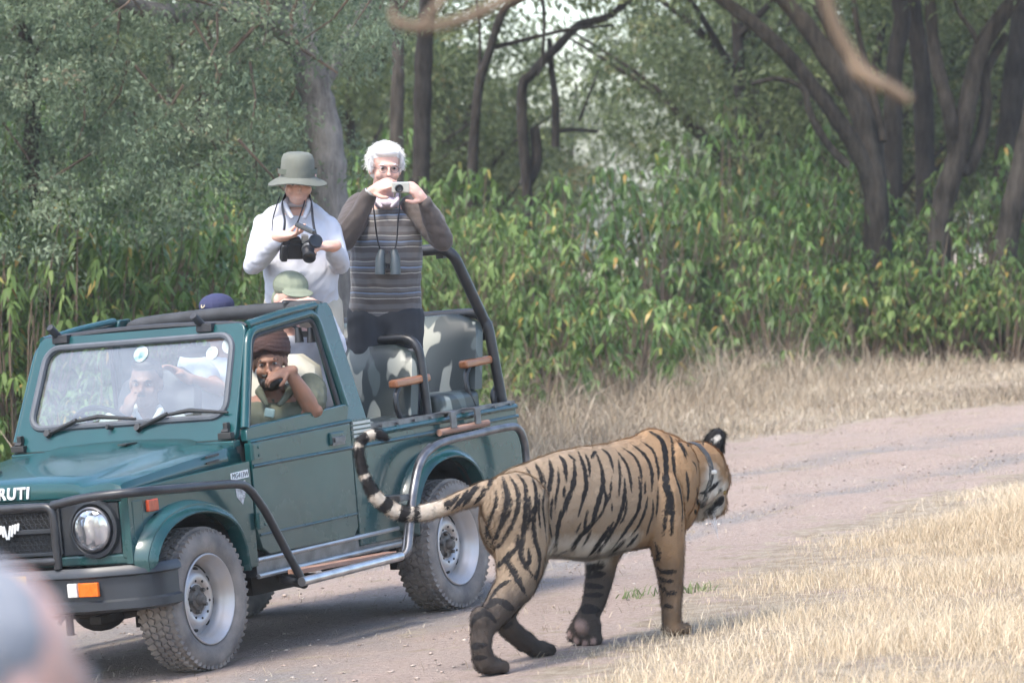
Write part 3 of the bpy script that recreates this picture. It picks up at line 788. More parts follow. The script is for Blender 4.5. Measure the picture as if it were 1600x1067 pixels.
M_white = mat('white_print', (0.72, 0.73, 0.72), rough=.5, var=.05)
M_ink = mat('black_print', (0.02, 0.02, 0.02), rough=.5, var=.05)
M_cream = mat('cream_vinyl', (0.40, 0.38, 0.31), rough=.6)
M_seat = mat('grey_vinyl', (0.07, 0.07, 0.07), rough=.6)
M_dash = mat('dash_black', (0.03, 0.03, 0.032), rough=.6)

def camo_mat():
    m = bpy.data.materials.new('camouflage_vinyl'); m.use_nodes = True
    nt = m.node_tree; b = nt.nodes['Principled BSDF']
    tc = nt.nodes.new('ShaderNodeTexCoord'); mp = nt.nodes.new('ShaderNodeMapping')
    mp.inputs['Scale'].default_value = (5, 7.5, 3.2); mp.inputs['Rotation'].default_value = (.25, 0, 0); mp.inputs['Location'].default_value = (.3, 1.1, .4)
    nt.links.new(tc.outputs['Object'], mp.inputs[0])
    prev = None
    for loc, thr, col in (((0, 0, 0), .555, (0.33, 0.33, 0.27)), ((5.2, 1.3, 7.7), .57, (0.085, 0.105, 0.098))):
        n = nt.nodes.new('ShaderNodeTexNoise'); n.inputs['Scale'].default_value = .8; n.inputs['Detail'].default_value = 2.2; n.inputs['Roughness'].default_value = .4
        ad = nt.nodes.new('ShaderNodeVectorMath'); ad.inputs[1].default_value = loc
        nt.links.new(mp.outputs[0], ad.inputs[0]); nt.links.new(ad.outputs[0], n.inputs['Vector'])
        st = nt.nodes.new('ShaderNodeMapRange'); st.inputs[1].default_value = thr - .008; st.inputs[2].default_value = thr + .008
        nt.links.new(n.outputs['Fac'], st.inputs[0])
        mx = nt.nodes.new('ShaderNodeMix'); mx.data_type = 'RGBA'
        mx.inputs[7].default_value = (*col, 1)
        if prev is None: mx.inputs[6].default_value = (0.030, 0.040, 0.038, 1)
        else: nt.links.new(prev, mx.inputs[6])
        nt.links.new(st.outputs[0], mx.inputs[0]); prev = mx.outputs[2]
    nt.links.new(prev, b.inputs['Base Color']); b.inputs['Roughness'].default_value = .42
    return m
M_camo = camo_mat()

def glass_mat():
    m = bpy.data.materials.new('windscreen_glass'); m.use_nodes = True
    nt = m.node_tree; nt.nodes.clear()
    out = nt.nodes.new('ShaderNodeOutputMaterial'); tr = nt.nodes.new('ShaderNodeBsdfTransparent'); gl = nt.nodes.new('ShaderNodeBsdfGlossy')
    df = nt.nodes.new('ShaderNodeBsdfDiffuse'); m1 = nt.nodes.new('ShaderNodeMixShader'); m2 = nt.nodes.new('ShaderNodeMixShader')
    fr = nt.nodes.new('ShaderNodeFresnel'); fr.inputs[0].default_value = 1.62
    n = nt.nodes.new('ShaderNodeTexNoise'); n.inputs['Scale'].default_value = 5; n.inputs['Detail'].default_value = 4
    mr = nt.nodes.new('ShaderNodeMapRange'); mr.inputs[1].default_value = .3; mr.inputs[2].default_value = .7; mr.inputs[3].default_value = .05; mr.inputs[4].default_value = .11
    tr.inputs[0].default_value = (.80, .86, .86, 1); gl.inputs[1].default_value = .015; gl.inputs[0].default_value = (.95, .97, 1, 1)
    df.inputs[0].default_value = (.60, .61, .62, 1)          # pale matte film, mixed in unevenly by noise
    L = nt.links.new
    L(n.outputs['Fac'], mr.inputs[0]); L(mr.outputs[0], m1.inputs[0]); L(tr.outputs[0], m1.inputs[1]); L(df.outputs[0], m1.inputs[2])
    ad = nt.nodes.new('ShaderNodeMath'); ad.operation = 'MULTIPLY_ADD'; ad.inputs[1].default_value = 1.6; ad.inputs[2].default_value = .02
    bf = nt.nodes.new('ShaderNodeNewGeometry'); nb = nt.nodes.new('ShaderNodeMath'); nb.operation = 'SUBTRACT'; nb.inputs[0].default_value = 1; L(bf.outputs['Backfacing'], nb.inputs[1]); fm_ = nt.nodes.new('ShaderNodeMath'); fm_.operation = 'MULTIPLY'; L(fr.outputs[0], fm_.inputs[0]); L(nb.outputs[0], fm_.inputs[1])
    L(fm_.outputs[0], ad.inputs[0]); L(ad.outputs[0], m2.inputs[0]); L(m1.outputs[0], m2.inputs[1]); L(gl.outputs[0], m2.inputs[2]); L(m2.outputs[0], out.inputs[0])
    return m
M_glass = glass_mat()
def lens_mat():
    m = bpy.data.materials.new('headlamp_glass'); m.use_nodes = True
    nt = m.node_tree; b = nt.nodes['Principled BSDF']
    w = nt.nodes.new('ShaderNodeTexVoronoi'); w.inputs['Scale'].default_value = 26
    tc = nt.nodes.new('ShaderNodeTexCoord'); mp = nt.nodes.new('ShaderNodeMapping'); mp.inputs['Scale'].default_value = (1, 1, .35)
    nt.links.new(tc.outputs['Object'], mp.inputs[0]); nt.links.new(mp.outputs[0], w.inputs['Vector'])
    r = nt.nodes.new('ShaderNodeValToRGB'); r.color_ramp.elements[0].color = (.75, .77, .8, 1); r.color_ramp.elements[1].color = (.22, .24, .28, 1)
    nt.links.new(w.outputs['Distance'], r.inputs[0]); nt.links.new(r.outputs[0], b.inputs['Base Color'])
    bp = nt.nodes.new('ShaderNodeBump'); bp.inputs['Strength'].default_value = .7; bp.inputs['Distance'].default_value = .02
    nt.links.new(w.outputs['Distance'], bp.inputs['Height']); nt.links.new(bp.outputs[0], b.inputs['Normal'])
    b.inputs['Metallic'].default_value = .75; b.inputs['Roughness'].default_value = .12; b.inputs['Coat Weight'].default_value = 1
    return m
M_lens = lens_mat()

# ------------------------------------------------------------------ the open safari jeep (x forward, y left, z up; origin below the rear axle)
RV = Matrix(((-.4770368, .8743216, -.0894291), (-.8778345, -.4789641, -.0001034), (-.0429237, .0784546, .9959932)))
TV = Vector((-.8949, 21.8064, -.0857))
jeep = empty('safari_jeep')
jeep.matrix_world = Matrix.Translation(TV) @ RV.to_4x4()
tag(jeep, 'dark green open-top safari jeep full of people, with tubular side guards and camouflage seats', 'jeep')
def vw(x, y, z): return RV @ Vector((x, y, z)) + TV      # vehicle point -> world
J = jeep

FA = [(2.885, .50), (2.890, .60), (2.817, .697), (2.688, .771), (2.50, .806), (2.32, .795), (2.135, .735), (2.03, .62), (1.992, .47)]
RA = [(.505, .46), (.50, .56), (.42, .703), (.289, .805), (.116, .850), (-.053, .851), (-.213, .793), (-.317, .683), (-.375, .53), (-.38, .46)]
def shrink(A, c, k): return [(c[0] + (x - c[0]) * k, c[1] + (z - c[1]) * k) for x, z in A]
FAi = shrink(FA, (2.42, .36), .855); RAi = shrink(RA, (.06, .38), .85)
FAi[0] = (FAi[0][0], .56); FAi[-1] = (FAi[-1][0], .43); RAi[0] = (RAi[0][0], .42); RAi[-1] = (RAi[-1][0], .46)
FAi = [tuple(p)[:2] for p in [(v.x, v.y) for v in catmull([(x, z, 0) for x, z in FAi], 3)]]
RAi = [tuple(p)[:2] for p in [(v.x, v.y) for v in catmull([(x, z, 0) for x, z in RAi], 3)]]
FAo = [(v.x, v.y) for v in catmull([(x, z, 0) for x, z in FA], 3)]
RAo = [(v.x, v.y) for v in catmull([(x, z, 0) for x, z in RA], 3)]

def side_fn(s): return lambda u, v, w: (u, s * w, v)
for s in (1, -1):
    b = MB()
    b.prism([(1.845, .43)] + list(reversed(FAi)) + [(2.90, .56), (2.90, .895), (2.4, .915), (1.845, .935)], side_fn(s), .655, .69)
    b.obj('front_fender', M_paint, J, bevel=.008)
    b = MB()
    b.prism([(.885, .42)] + RAi + [(-.84, .46), (-.875, .74), (-.835, .985), (.885, .985)], side_fn(s), .655, .69)
    o = b.obj('rear_quarter', M_paint, J, bevel=.008)
    t = MB()                                   # pressed ridges and rolled upper edge
    t.tube([(.88, s * .69, .912), (-.845, s * .69, .93)], .011, 8)
    t.tube([(.70, s * .69, .968), (-.83, s * .69, .982)], .017, 8)
    t.obj('pressed_ridge', M_paint, o)
    t = MB(); t.box((-.07, s * .665, 1.0), (1.52, .05, .03), None)
    for k in range(9): t.tube([(.6 - k * .17, s * .69, .998), (.6 - k * .17, s * .705, .998)], .007, 6)
    t.obj('top_rail', M_steel, o)
    for A, Ai, nm in ((FAo, FAi, 'front_flare'), (RAo, RAi, 'rear_flare')):
        b = MB(); rings = []
        for (x0, z0), (x1, z1) in zip(A, Ai):
            m_ = lambda t: (x0 + (x1 - x0) * t, z0 + (z1 - z0) * t)
            ring = []
            for t_, y_ in ((0, .686), (.12, .722), (.34, .752), (.42, .752), (.5, .762), (.9, .780), (1.0, .775), (1.02, .71), (.9, .686)):
                q = m_(t_); ring.append((q[0], s * y_, q[1]))
            rings.append(ring)
        b.loft(rings); b.obj(nm, M_paint, J, angle=50)
    # inside of the wheel arches
    for cx, A in ((2.42, FAi), (.06, RAi)):
        b = MB()
        b.loft([[(x, s * .70, z) for x, z in A], [(x, s * .42, z) for x, z in A]], closed=False)
        b.prism([(x, z) for x, z in A], side_fn(s), .40, .42)
        b.obj('wheel_well', M_dark, J)

# hood
def hood_ring(x, zc, edge, zseam):
    Y = [-.662, -.655, -.645, -.61, -.58, -.44, -.405, -.37, -.2, 0, .2, .37, .405, .44, .58, .61, .645, .655, .662]
    Z = []
    for y in Y:
        a = abs(y)
        if a > .65: z = zseam + (edge - zseam) * ((.662 - a) / .012) * .75
        elif a > .64: z = edge - .012
        elif a > .6: z = edge
        elif a > .57: z = edge + .004
        elif a > .43: z = edge + (zc - .02 - edge) * (.58 - a) / .14
        elif a > .39: z = zc - .006
        else: z = zc + .012 * (1 - (a / .37) ** 2)
        Z.append(z)
    return [(x, y, z) for y, z in zip(Y, Z)]
b = MB()
rings = []
for x in np.linspace(1.87, 2.86, 9):
    t = (x - 1.87) / .99
    rings.append(hood_ring(x, 1.062 - .098 * t - .012 * t * t, 1.032 - .09 * t, .935 - .05 * t))
top = rings[-1]
rings.append([(2.882, y * .997, z - .012) for x, y, z in top])
rings.append([(2.893, y * .995, max(z - .04, .888)) for x, y, z in top])
rings.append([(2.890, y * .99, .876) for x, y, z in top])
rings.append([(2.84, y * .985, .872) for x, y, z in top])
b.loft(rings, closed=False); hood = b.obj('hood', M_paint, J, angle=28)
sol = hood.modifiers.new('solid', 'SOLIDIFY'); sol.thickness = .012; sol.offset = -1
for k in range(2): b = MB(); b.box((2.12, .661, .985 - .028 * k), (.11, .008, .010), (0, R(3), 0)); b.obj('hood_vent', M_ink, hood)
b = MB(); b.box((2.02, .12, 1.062), (.10, .05, .008)); b.obj('washer_jet', M_ink, hood); b = MB(); b.box((2.62, -.22, .998), (.03, .03, .01)); b.obj('hood_clip', M_ink, hood)

def text_obj(name, body, size, mt, parent, M, extrude=.002, align='CENTER', offset=0, shear=0, space=1):
    cu = bpy.data.curves.new(name, 'FONT')
    cu.body = body; cu.size = size; cu.extrude = extrude; cu.align_x = align; cu.align_y = 'CENTER'; cu.offset = offset; cu.shear = shear; cu.space_character = space
    o = bpy.data.objects.new(name + '_t', cu); COL.objects.link(o)
    dg = bpy.context.evaluated_depsgraph_get()
    me = bpy.data.meshes.new_from_object(o.evaluated_get(dg)); bpy.data.objects.remove(o)
    me.transform(M)
    return link(name, me, mt, parent)
def frame(o, xa, ya):
    xa = Vector(xa).normalized(); ya = Vector(ya).normalized(); za = xa.cross(ya)
    return Matrix(((xa.x, ya.x, za.x, o[0]), (xa.y, ya.y, za.y, o[1]), (xa.z, ya.z, za.z, o[2]), (0, 0, 0, 1)))
text_obj('hood_lettering', 'MARUTI', .075, M_white, hood, frame((2.896, -.005, .908), (0, 1, 0), (0, 0, 1)), extrude=.004, offset=.002, shear=.15, space=1.15)

# nose: green surround, black lamp panels, mesh grille
b = MB()
b.box((2.83, 0, .862), (.09, 1.36, .034)); b.box((2.83, 0, .582), (.09, 1.36, .05))
for s in (1, -1): b.box((2.832, s * .655, .715), (.094, .075, .27))
nose = b.obj('nose_panel', M_paint, J, bevel=.012)
b = MB(); b.box((2.83, 0, .725), (.05, 1.24, .245)); b.obj('grille_backing', M_ink, nose)
for s in (1, -1):
    b = MB(); b.box((2.86, s * .45, .725), (.02, .325, .236)); b.obj('lamp_panel', M_plastic, nose, bevel=.006)
b = MB()                                     # hexagon-like mesh of the grille
for row in range(9):
    z = .632 + row * .0235
    for k in range(19):
        y = -.27 + k * .03 + (row % 2) * .015
        b.tube([(2.866, y - .013, z), (2.866, y - .006, z + .011), (2.866, y + .006, z + .011), (2.866, y + .013, z), (2.866, y + .006, z - .011), (2.866, y - .006, z - .011)], .0022, 4, closed=True)
b.obj('grille_mesh', M_plastic, nose, angle=0)
b = MB(); b.box((2.87, 0, .728), (.03, .57, .022)); b.box((2.87, 0, .622), (.03, .58, .018)); b.box((2.87, 0, .835), (.03, .58, .016))
for s in (1, -1): b.box((2.87, s * .287, .728), (.03, .014, .22))
b.obj('grille_bar', M_plastic, nose, bevel=.004)
b = MB()                                     # pale winged emblem
for k in range(4):
    for s in (1, -1): b.box((2.892, s * (.012 + .017 * k), .731 + .008 * k), (.006, .011, .065 - .010 * k), (R(-14 * s), 0, 0))
b.obj('grille_emblem', M_white, nose)
for s in (1, -1):
    c = Vector((2.868, s * .475, .727))
    h = MB(); h.lathe([(.14, .0), (.135, .022), (.118, .026), (.104, .014), (.10, .006)], c, (1, 0, 0), 36)
    hs = h.obj('headlight', M_plastic, J)
    h = MB(); h.lathe([(.104, .020), (.104, .034), (.096, .038), (.094, .026)], c, (1, 0, 0), 36); h.obj('lamp_ring', M_steel, hs)
    h = MB(); h.lathe([(.0, .055), (.03, .053), (.06, .047), (.085, .038), (.097, .026)], c, (1, 0, 0), 36); h.obj('lamp_glass', M_lens, hs, angle=80)
    # marker lamp on the fender
    h = MB(); h.box((2.715, s * .697, .81), (.085, .02, .055)); h.obj('marker_lamp', M_redlens, J, bevel=.006)

# bumper
path = [(-.775, 2.66), (-.775, 2.80), (-.72, 2.88), (-.50, 2.985), (0, 3.0), (.50, 2.985), (.72, 2.88), (.775, 2.80), (.775, 2.66)]
P = [Vector((x, y, 0)) for y, x in path]
prof = [(0, .54), (-.006, .556), (.012, .535), (.014, .515), (-.006, .505), (-.006, .405), (.012, .395), (.012, .36), (-.03, .345), (-.06, .35), (-.06, .55)]
rings = []
pp = rounded(P, .05, 3)
for i, p in enumerate(pp):
    a, c = pp[max(0, i - 1)], pp[min(len(pp) - 1, i + 1)]
    t = (c - a).normalized(); nrm = Vector((t.y, -t.x, 0))
    if nrm.dot(p - Vector((2.2, 0, 0))) < 0: nrm = -nrm
    rings.append([(p.x + nrm.x * d, p.y + nrm.y * d, z) for d, z in prof])
b = MB(); b.loft(rings); bumper = b.obj('front_bumper', M_plastic, J, angle=35)
for s in (1, -1):
    h = MB(); h.box((2.988, s * .405, .458), (.02, .055, .065), (0, 0, R(-3 * s))); h.obj('sidelight', M_whitelens, bumper, bevel=.005)
    h = MB(); h.box((2.984, s * .49, .458), (.02, .112, .065), (0, 0, R(-3 * s))); h.obj('turn_signal', M_orange, bumper, bevel=.005)
b = MB(); b.box((3.016, -.08, .475), (.006, .50, .125)); plate = b.obj('number_plate', M_yellow, J, bevel=.004)
text_obj('plate_digits', '63', .095, M_ink, plate, frame((3.0205, .10, .472), (0, 1, 0), (0, 0, 1)), extrude=.0006, offset=.001)

# bull bar in front of the grille, running on as side guards
b = MB()
b.tube(rounded([(2.98, -.33, .56), (2.99, -.335, .848), (2.99, .335, .848), (2.98, .33, .56)], .05), .021, 10)
b.tube([(2.985, -.33, .595), (2.985, .33, .595)], .02, 10)
b.obj('bull_bar', M_black, J)
for s in (1, -1):
    b = MB()
    b.tube(catmull([(2.985, s * .33, .852), (2.985, s * .50, .876), (2.95, s * .68, .886), (2.84, s * .775, .884), (2.60, s * .80, .872), (2.364, s * .80, .862), (2.14, s * .80, .846), (2.05, s * .80, .818), (1.975, s * .80, .755), (1.90, s * .80, .675), (1.80, s * .81, .52), (1.69, s * .83, .335), (1.66, s * .80, .32), (1.60, s * .66, .34)], 5), .021, 10)
    b.obj('front_side_guard', M_black, J)
    b = MB()
    b.tube(catmull([(.66, s * .66, .36), (.655, s * .80, .345), (.60, s * .81, .46), (.535, s * .81, .64), (.425, s * .805, .79), (.28, s * .805, .855), (.10, s * .805, .877), (-.10, s * .805, .882), (-.50, s * .805, .892), (-.63, s * .805, .875), (-.685, s * .805, .80), (-.70, s * .80, .70), (-.70, s * .80, .56), (-.70, s * .66, .53)], 5), .021, 10)
    b.tube(catmull([(.62, s * .775, .36), (.57, s * .785, .50), (.50, s * .785, .66), (.40, s * .78, .80), (.26, s * .775, .865)], 4), .014, 8)
    g = b.obj('rear_side_guard', M_steel, J)
    b = MB(); b.box((.60, s * .745, .63), (.11, .12, .03)); b.obj('guard_bracket', M_steel, g, bevel=.004)
    b = MB(); b.tube([(1.73, s * .85, .335), (.78, s * .85, .352)], .023, 10); st = b.obj('side_step', M_chrome, J)
    b = MB(); b.box((1.25, s * .80, .375), (.92, .075, .024), (0, R(-1), 0)); b.obj('step_board', M_wood2, st, bevel=.004)
    for x in (1.55, .95): b = MB(); b.tube([(x, s * .85, .34), (x, s * .6, .36)], .015, 8); b.obj('step_bracket', M_dark, st)
    # sill with two bright strips
    b = MB(); b.box((1.16, s * .63, .42), (1.38, .10, .09)); sl = b.obj('sill', M_steel, J)
    for z in (.462, .385):
        b = MB(); b.tube([(1.85, s * .685, z - .004), (.46, s * .685, z + .01)], .013, 8); b.obj('sill_strip', M_alu, sl)

# doors with window frames
for s in (1, -1):
    D = [(1.832, 1.02), (1.838, .60), (1.80, .51), (1.74, .475), (.95, .475), (.905, .52), (.895, 1.04)]
    b = MB(); b.prism(D, side_fn(s), .66, .697)
    d = b.obj('door', M_paint, J, bevel=.006)
    b = MB(); b.prism([(1.832, 1.026), (.90, 1.046), (.865, 1.118), (.90, 1.135), (1.815, 1.095), (1.832, 1.08)], side_fn(s), .645, .682)
    b.obj('door_top', M_paint, d, bevel=.008)
    b = MB()
    b.tube([(1.83, s * .697, .906), (.895, s * .697, .915)], .010, 8); b.tube([(1.82, s * .697, .575), (.91, s * .697, .585)], .007, 8)
    b.tube([(1.83, s * .69, 1.024), (.88, s * .69, 1.046)], .010, 8)
    b.obj('pressed_ridge', M_paint, d)
    b = MB()
    yw = lambda z: s * (.664 - (z - 1.1) * .12)
    fr = rounded([(1.82, yw(1.1), 1.09), (1.632, yw(1.54), 1.545), (.995, yw(1.6), 1.604), (.875, yw(1.12), 1.12)], .07, 5)
    b.tube(fr, .024, 10); b.obj('window_frame', M_paint, d)
    b = MB()
    fr2 = rounded([(1.79, yw(1.1), 1.10), (1.61, yw(1.5), 1.518), (1.025, yw(1.57), 1.575), (.93, yw(1.12), 1.12)], .06, 5)
    b.tube(fr2, .012, 8); b.obj('window_seal', M_rubber, d)
    b = MB(); b.box((1.045, s * .70, .975), (.135, .022, .062)); hd = b.obj('door_handle', M_paint, d, bevel=.008)
    b = MB(); b.box((1.045, s * .716, .968), (.10, .018, .022)); b.box((1.045, s * .713, .962), (.115, .003, .042)); b.obj('handle_lever', M_steel, hd, bevel=.003)
    for z in (.975, .645):
        b = MB(); b.box((1.80, s * .702, z), (.09, .022, .075)); b.tube([(1.842, s * .706, z - .04), (1.842, s * .706, z + .04)], .012, 8)
        for q in (-.02, .02): b.tube([(1.79, s * .70, z + q), (1.79, s * .718, z + q)], .008, 8)
        b.obj('hinge', M_paint, d, bevel=.006)
    # sloping rear pillar and roof rail
    yp = lambda z: .672 - (z - 1.05) * .10
    b = MB()
    b.prism([(.995, 1.61), (.975, 1.642), (.875, 1.645), (.845, 1.61), (.69, 1.035), (.885, 1.035)], lambda u, v, w: (u, s * (yp(v) + w), v), -.05, .006)
    pil = b.obj('rear_pillar', M_paint, J, bevel=.012)
    b = MB(); b.tube([(1.615, s * .60, 1.578), (1.30, s * .60, 1.612), (.98, s * .60, 1.634)], .022, 10); b.obj('roof_rail', M_paint, J)
    b = MB(); b.box((.79, s * .672, 1.0), (.19, .04, .095)); lv = b.obj('louvre_panel', M_paint, J)
    for k in range(4):
        b = MB(); b.box((.79, s * .694, 1.033 - k * .022), (.17, .012, .013)); b.obj('slat', M_alu, lv)
# stickers at the front of the door
b = MB(); b.box((1.945, .692, .876), (.155, .003, .036), (0, R(2), 0)); stk = b.obj('sticker', M_white, J)
text_obj('sticker_lettering', 'MG413W', .036, M_ink, stk, frame((1.945, .6945, .875), (-1, 0, 0), (0, 0, 1)), extrude=.0004, shear=.2)
b = MB(); b.prism([(1.995, .84), (1.90, .848), (1.905, .79), (1.938, .735), (1.985, .775)], side_fn(1), .691, .6925)
st2 = b.obj('shield_sticker', mat('sticker_grey', (.30, .27, .24), rough=.5, var=.6, scale=30, col2=(.6, .6, .6)), J)
text_obj('shield_lettering', '4WD', .026, M_white, st2, frame((1.943, .694, .775), (-1, 0, 0), (0, 0, 1)), extrude=.0004)

# windscreen frame, seal, glass
WN = Vector((.905, 0, .427))
def wf(u, v, w): return Vector((1.872 - .257 * v, u * (.648 - .042 * v), 1.035 + .552 * v)) + WN * w
def rrect(u0, u1, v0, v1, ru, rv, n=5):
    out = []
    for cx, cy, a0 in ((u1 - ru, v1 - rv, 0), (u0 + ru, v1 - rv, 90), (u0 + ru, v0 + rv, 180), (u1 - ru, v0 + rv, 270)):
        for k in range(n + 1):
            a = R(a0 + 90 * k / n); out.append((cx + ru * math.cos(a), cy + rv * math.sin(a)))
    return out
outer = rrect(-1, 1, 0, 1, .07, .07); inner = rrect(-.895, .895, .20, .90, .12, .13)
b = MB(); b.ring_plate(outer, inner, wf, -.022, .018); wsf = b.obj('windscreen_frame', M_paint, J, bevel=.008)
b = MB(); b.tube([wf(u, v, .018) for u, v in inner], .017, 8, closed=True); b.obj('windscreen_seal', M_gasket, wsf)
b = MB(); b.prism(inner, wf, .0, .005); b.obj('windscreen_glass', M_glass, wsf)
b = MB(); b.tube(catmull([wf(-.98, .97, -.005), wf(-.9, 1.0, -.005), wf(-.45, 1.022, 0), wf(0, 1.03, 0), wf(.45, 1.022, 0), wf(.9, 1.0, -.005), wf(.985, .965, -.005)], 4), .016, 8); b.obj('top_seal', M_rubber, wsf)
b = MB(); b.tube([wf(-1, .0, .012), wf(1, .0, .012)], .006, 6); b.obj('hinge_seam', M_ink, wsf)
for u in (-.80, .60):
    b = MB(); b.tube([wf(u, .985, .01), wf(u - .02, 1.03, .10)], .020, 10); b.box(wf(u + .03, .975, .02), (.05, .09, .04)); b.obj('rubber_stop', M_rubber, wsf, bevel=.004)
for u in (-.94, .93):
    b = MB(); b.box(wf(u, .03, .03), (.035, .075, .03)); b.box(wf(u, .09, .03), (.03, .025, .06)); b.tube([wf(u - .03, .06, .04), wf(u + .03, .06, .04)], .012, 8); b.obj('frame_hinge', M_ink, wsf, bevel=.004)
for u in (-.70, .13):
    b = MB()
    b.tube([wf(u, .145, .03), wf(u + .27, .235, .05)], .011, 8); b.tube([wf(u, .145, .01), wf(u, .145, .045)], .018, 8)
    b.tube([wf(u + .25, .235, .038), wf(u + .45, .262, .036), wf(u + .80, .225, .034)], [.008, .012, .006], 8)
    b.obj('wiper', M_ink, wsf)
b = MB(); b.tube([wf(-.12, .17, .015), wf(-.14, .16, .05)], .012, 8); b.obj('washer_jet', M_ink, wsf)
for u, v, r_, mm in ((.02, .80, .042, 'sticker_teal'), (.70, .76, .034, 'pale_disc'), (.86, .82, .045, 'pale_disc')):
    b = MB(); b.prism([(u + r_ / .62 * math.cos(a * .3142), v + r_ / .6 * math.sin(a * .3142)) for a in range(20)], wf, .006, .008)
    b.obj('glass_disc', mat(mm, (.30, .36, .37) if mm == 'pale_disc' else (.05, .22, .24), rough=.5, var=.3, scale=25, col2=(.45, .50, .52)), wsf)  # one teal sticker and two plain pale discs on the glass
b = MB(); b.ell(wf(.47, .83, -.06), (.015, .11, .03)); b.tube([wf(.47, .83, -.06), wf(.47, .93, -.02)], .008, 6); b.obj('rear_view_mirror', M_dash, wsf)

# body interior, floor, cowl and tail
b = MB()
b.box((1.0, 0, .47), (3.70, 1.30, .05)); b.box((1.86, 0, .74), (.05, 1.31, .54))
b.obj('floor_pan', M_dark, J)
b = MB(); b.box((1.875, 0, 1.018), (.07, 1.30, .045)); b.obj('cowl', M_paint, J, bevel=.01)
b = MB(); b.box((-.845, 0, .73), (.035, 1.31, .50)); b.obj('tail_panel', M_paint, J, bevel=.008)
b = MB(); b.box((1.72, 0, .98), (.26, 1.25, .17)); b.box((1.66, -.33, 1.06), (.14, .36, .06)); b.obj('dashboard', M_dash, J, bevel=.03)
b = MB()
cs = Vector((1.50, -.34, 1.08)); axs = Vector((-.80, 0, .60)).normalized(); us = Vector((0, 1, 0)); wv = axs.cross(us)
b.tube([cs + us * math.cos(a * .2618) * .19 + wv * math.sin(a * .2618) * .19 for a in range(24)], .014, 8, closed=True)
for a in (0, 2.09, 4.19): b.tube([cs, cs + us * math.cos(a) * .19 + wv * math.sin(a) * .19], .012, 6)
b.tube([cs, cs - axs * .25], .022, 8); b.ell(cs, (.05, .05, .03))
b.obj('steering_wheel', M_dash, J)
def seat(name, x, y, w, zs, zb, m_, lean=.12, d=.46, parent=J):
    o = MB()
    rings = []
    for t in np.linspace(0, 1, 9):
        z = zs + .07 + (zb - zs - .07) * t; ww = w / 2 * (1 - .06 * t) * (1 if t < .8 else math.sqrt(max(0.02, 1 - ((t - .8) / .2) ** 2 * .75)))
        xx = x - lean * t; th = .075 * (1 if t < .85 else .75)
        rings.append([(xx + th * math.cos(a) * (1 if math.cos(a) > 0 else .7), y + ww * max(-1, min(1, 1.25 * math.sin(a))), z) for a in np.linspace(0, 2 * math.pi, 20, endpoint=False)])
    rings.append([(x - lean, y, zb + .004)] * 20)
    o.loft(rings); bk = o.obj('seat_back', m_, parent, angle=60)
    o = MB(); o.box((x + d / 2 - .02, y, zs), (d, w, .15)); o.obj('seat_cushion', m_, parent, bevel=.045, seg=4)
    o = MB(); o.box((x + d / 2 - .05, y, (zs - .07 + .49) / 2), (d * .7, w * .8, zs - .075 - .49)); o.obj('seat_base', M_dark, parent)
    return bk
seat('front_seat', 1.06, .36, .48, .80, 1.40, M_cream); seat('front_seat', 1.06, -.36, .48, .80, 1.38, M_seat)
for y in (.34, -.36):
    seat('rear_seat', .12, y, .56, .95, 1.385, M_camo, lean=.12)
    seat('rear_seat', -.58, y, .56, 1.03, 1.50, M_camo, lean=.12)
# padded bar across the pillars, hoops and tall grab rail
b = MB(); b.tube(catmull([(.90, -.59, 1.56), (.90, -.53, 1.60), (.90, -.40, 1.616), (.90, 0, 1.628), (.90, .40, 1.629), (.90, .54, 1.628), (.90, .59, 1.615)], 5), [.03] + [.036] * 29 + [.03], 12); b.obj('padded_roof_bar', mat('black_padding', (.03, .032, .036), rough=.75, var=.3, scale=10, bump=.3, bscale=25), J)
b = MB(); b.tube(rounded([(.0, -.62, .98), (.0, -.61, 1.415), (.0, .61, 1.415), (-.01, .625, .98)], .11, 6), .024, 10); hp = b.obj('front_hoop', M_black, J)
b = MB(); b.box((.0, .585, 1.315), (.012, .07, .085), (0, 0, R(20))); b.obj('hoop_plate', M_steel, hp)
b = MB(); b.tube(rounded([(-.80, -.635, .98), (-.735, -.62, 1.50), (-.735, .615, 1.50), (-.80, .635, .98)], .11, 6), .028, 12)
b.obj('rear_hoop', M_black, J)
b = MB(); b.tube(rounded([(-.77, -.60, 1.45), (-.50, -.57, 1.855), (-.50, .57, 1.855), (-.77, .605, 1.40)], .09, 6), .030, 12)
b.box((-.515, .50, 1.83), (.04, .04, .05)); b.box((-.765, .60, 1.40), (.02, .06, .10)); b.obj('tall_grab_rail', M_black, J)
for x0, z0 in ((.28, 1.195), (-.465, 1.243)):
    b = MB(); b.box((x0 - .175, .60, z0), (.36, .055, .042), (0, R(1.5), 0)); ar = b.obj('armrest', M_wood, J, bevel=.014, seg=3)
    b = MB(); b.tube(catmull([(x0 - .06, .60, z0 - .02), (x0 - .02, .60, z0 - .07), (x0 - .02, .605, z0 - .15), (x0 - .10, .61, z0 - .28), (x0 - .14, .61, z0 - .36)], 5), .015, 8)
    b.tube(catmull([(x0 - .34, .60, z0 - .15), (x0 - .30, .60, z0 - .20), (x0 - .33, .61, z0 - .34)], 5), .018, 8); b.obj('armrest_support', M_black, ar)
b = MB(); b.tube([(.05, .715, .915), (-.47, .715, .924)], .018, 10); b.obj('wooden_pole', M_wood2, J)
for x in (-.06, -.32):
    b = MB(); b.box((x, .70, 1.012), (.055, .085, .012)); b.box((x, .742, .972), (.055, .012, .085)); b.obj('rail_clip', M_steel, J, bevel=.003)
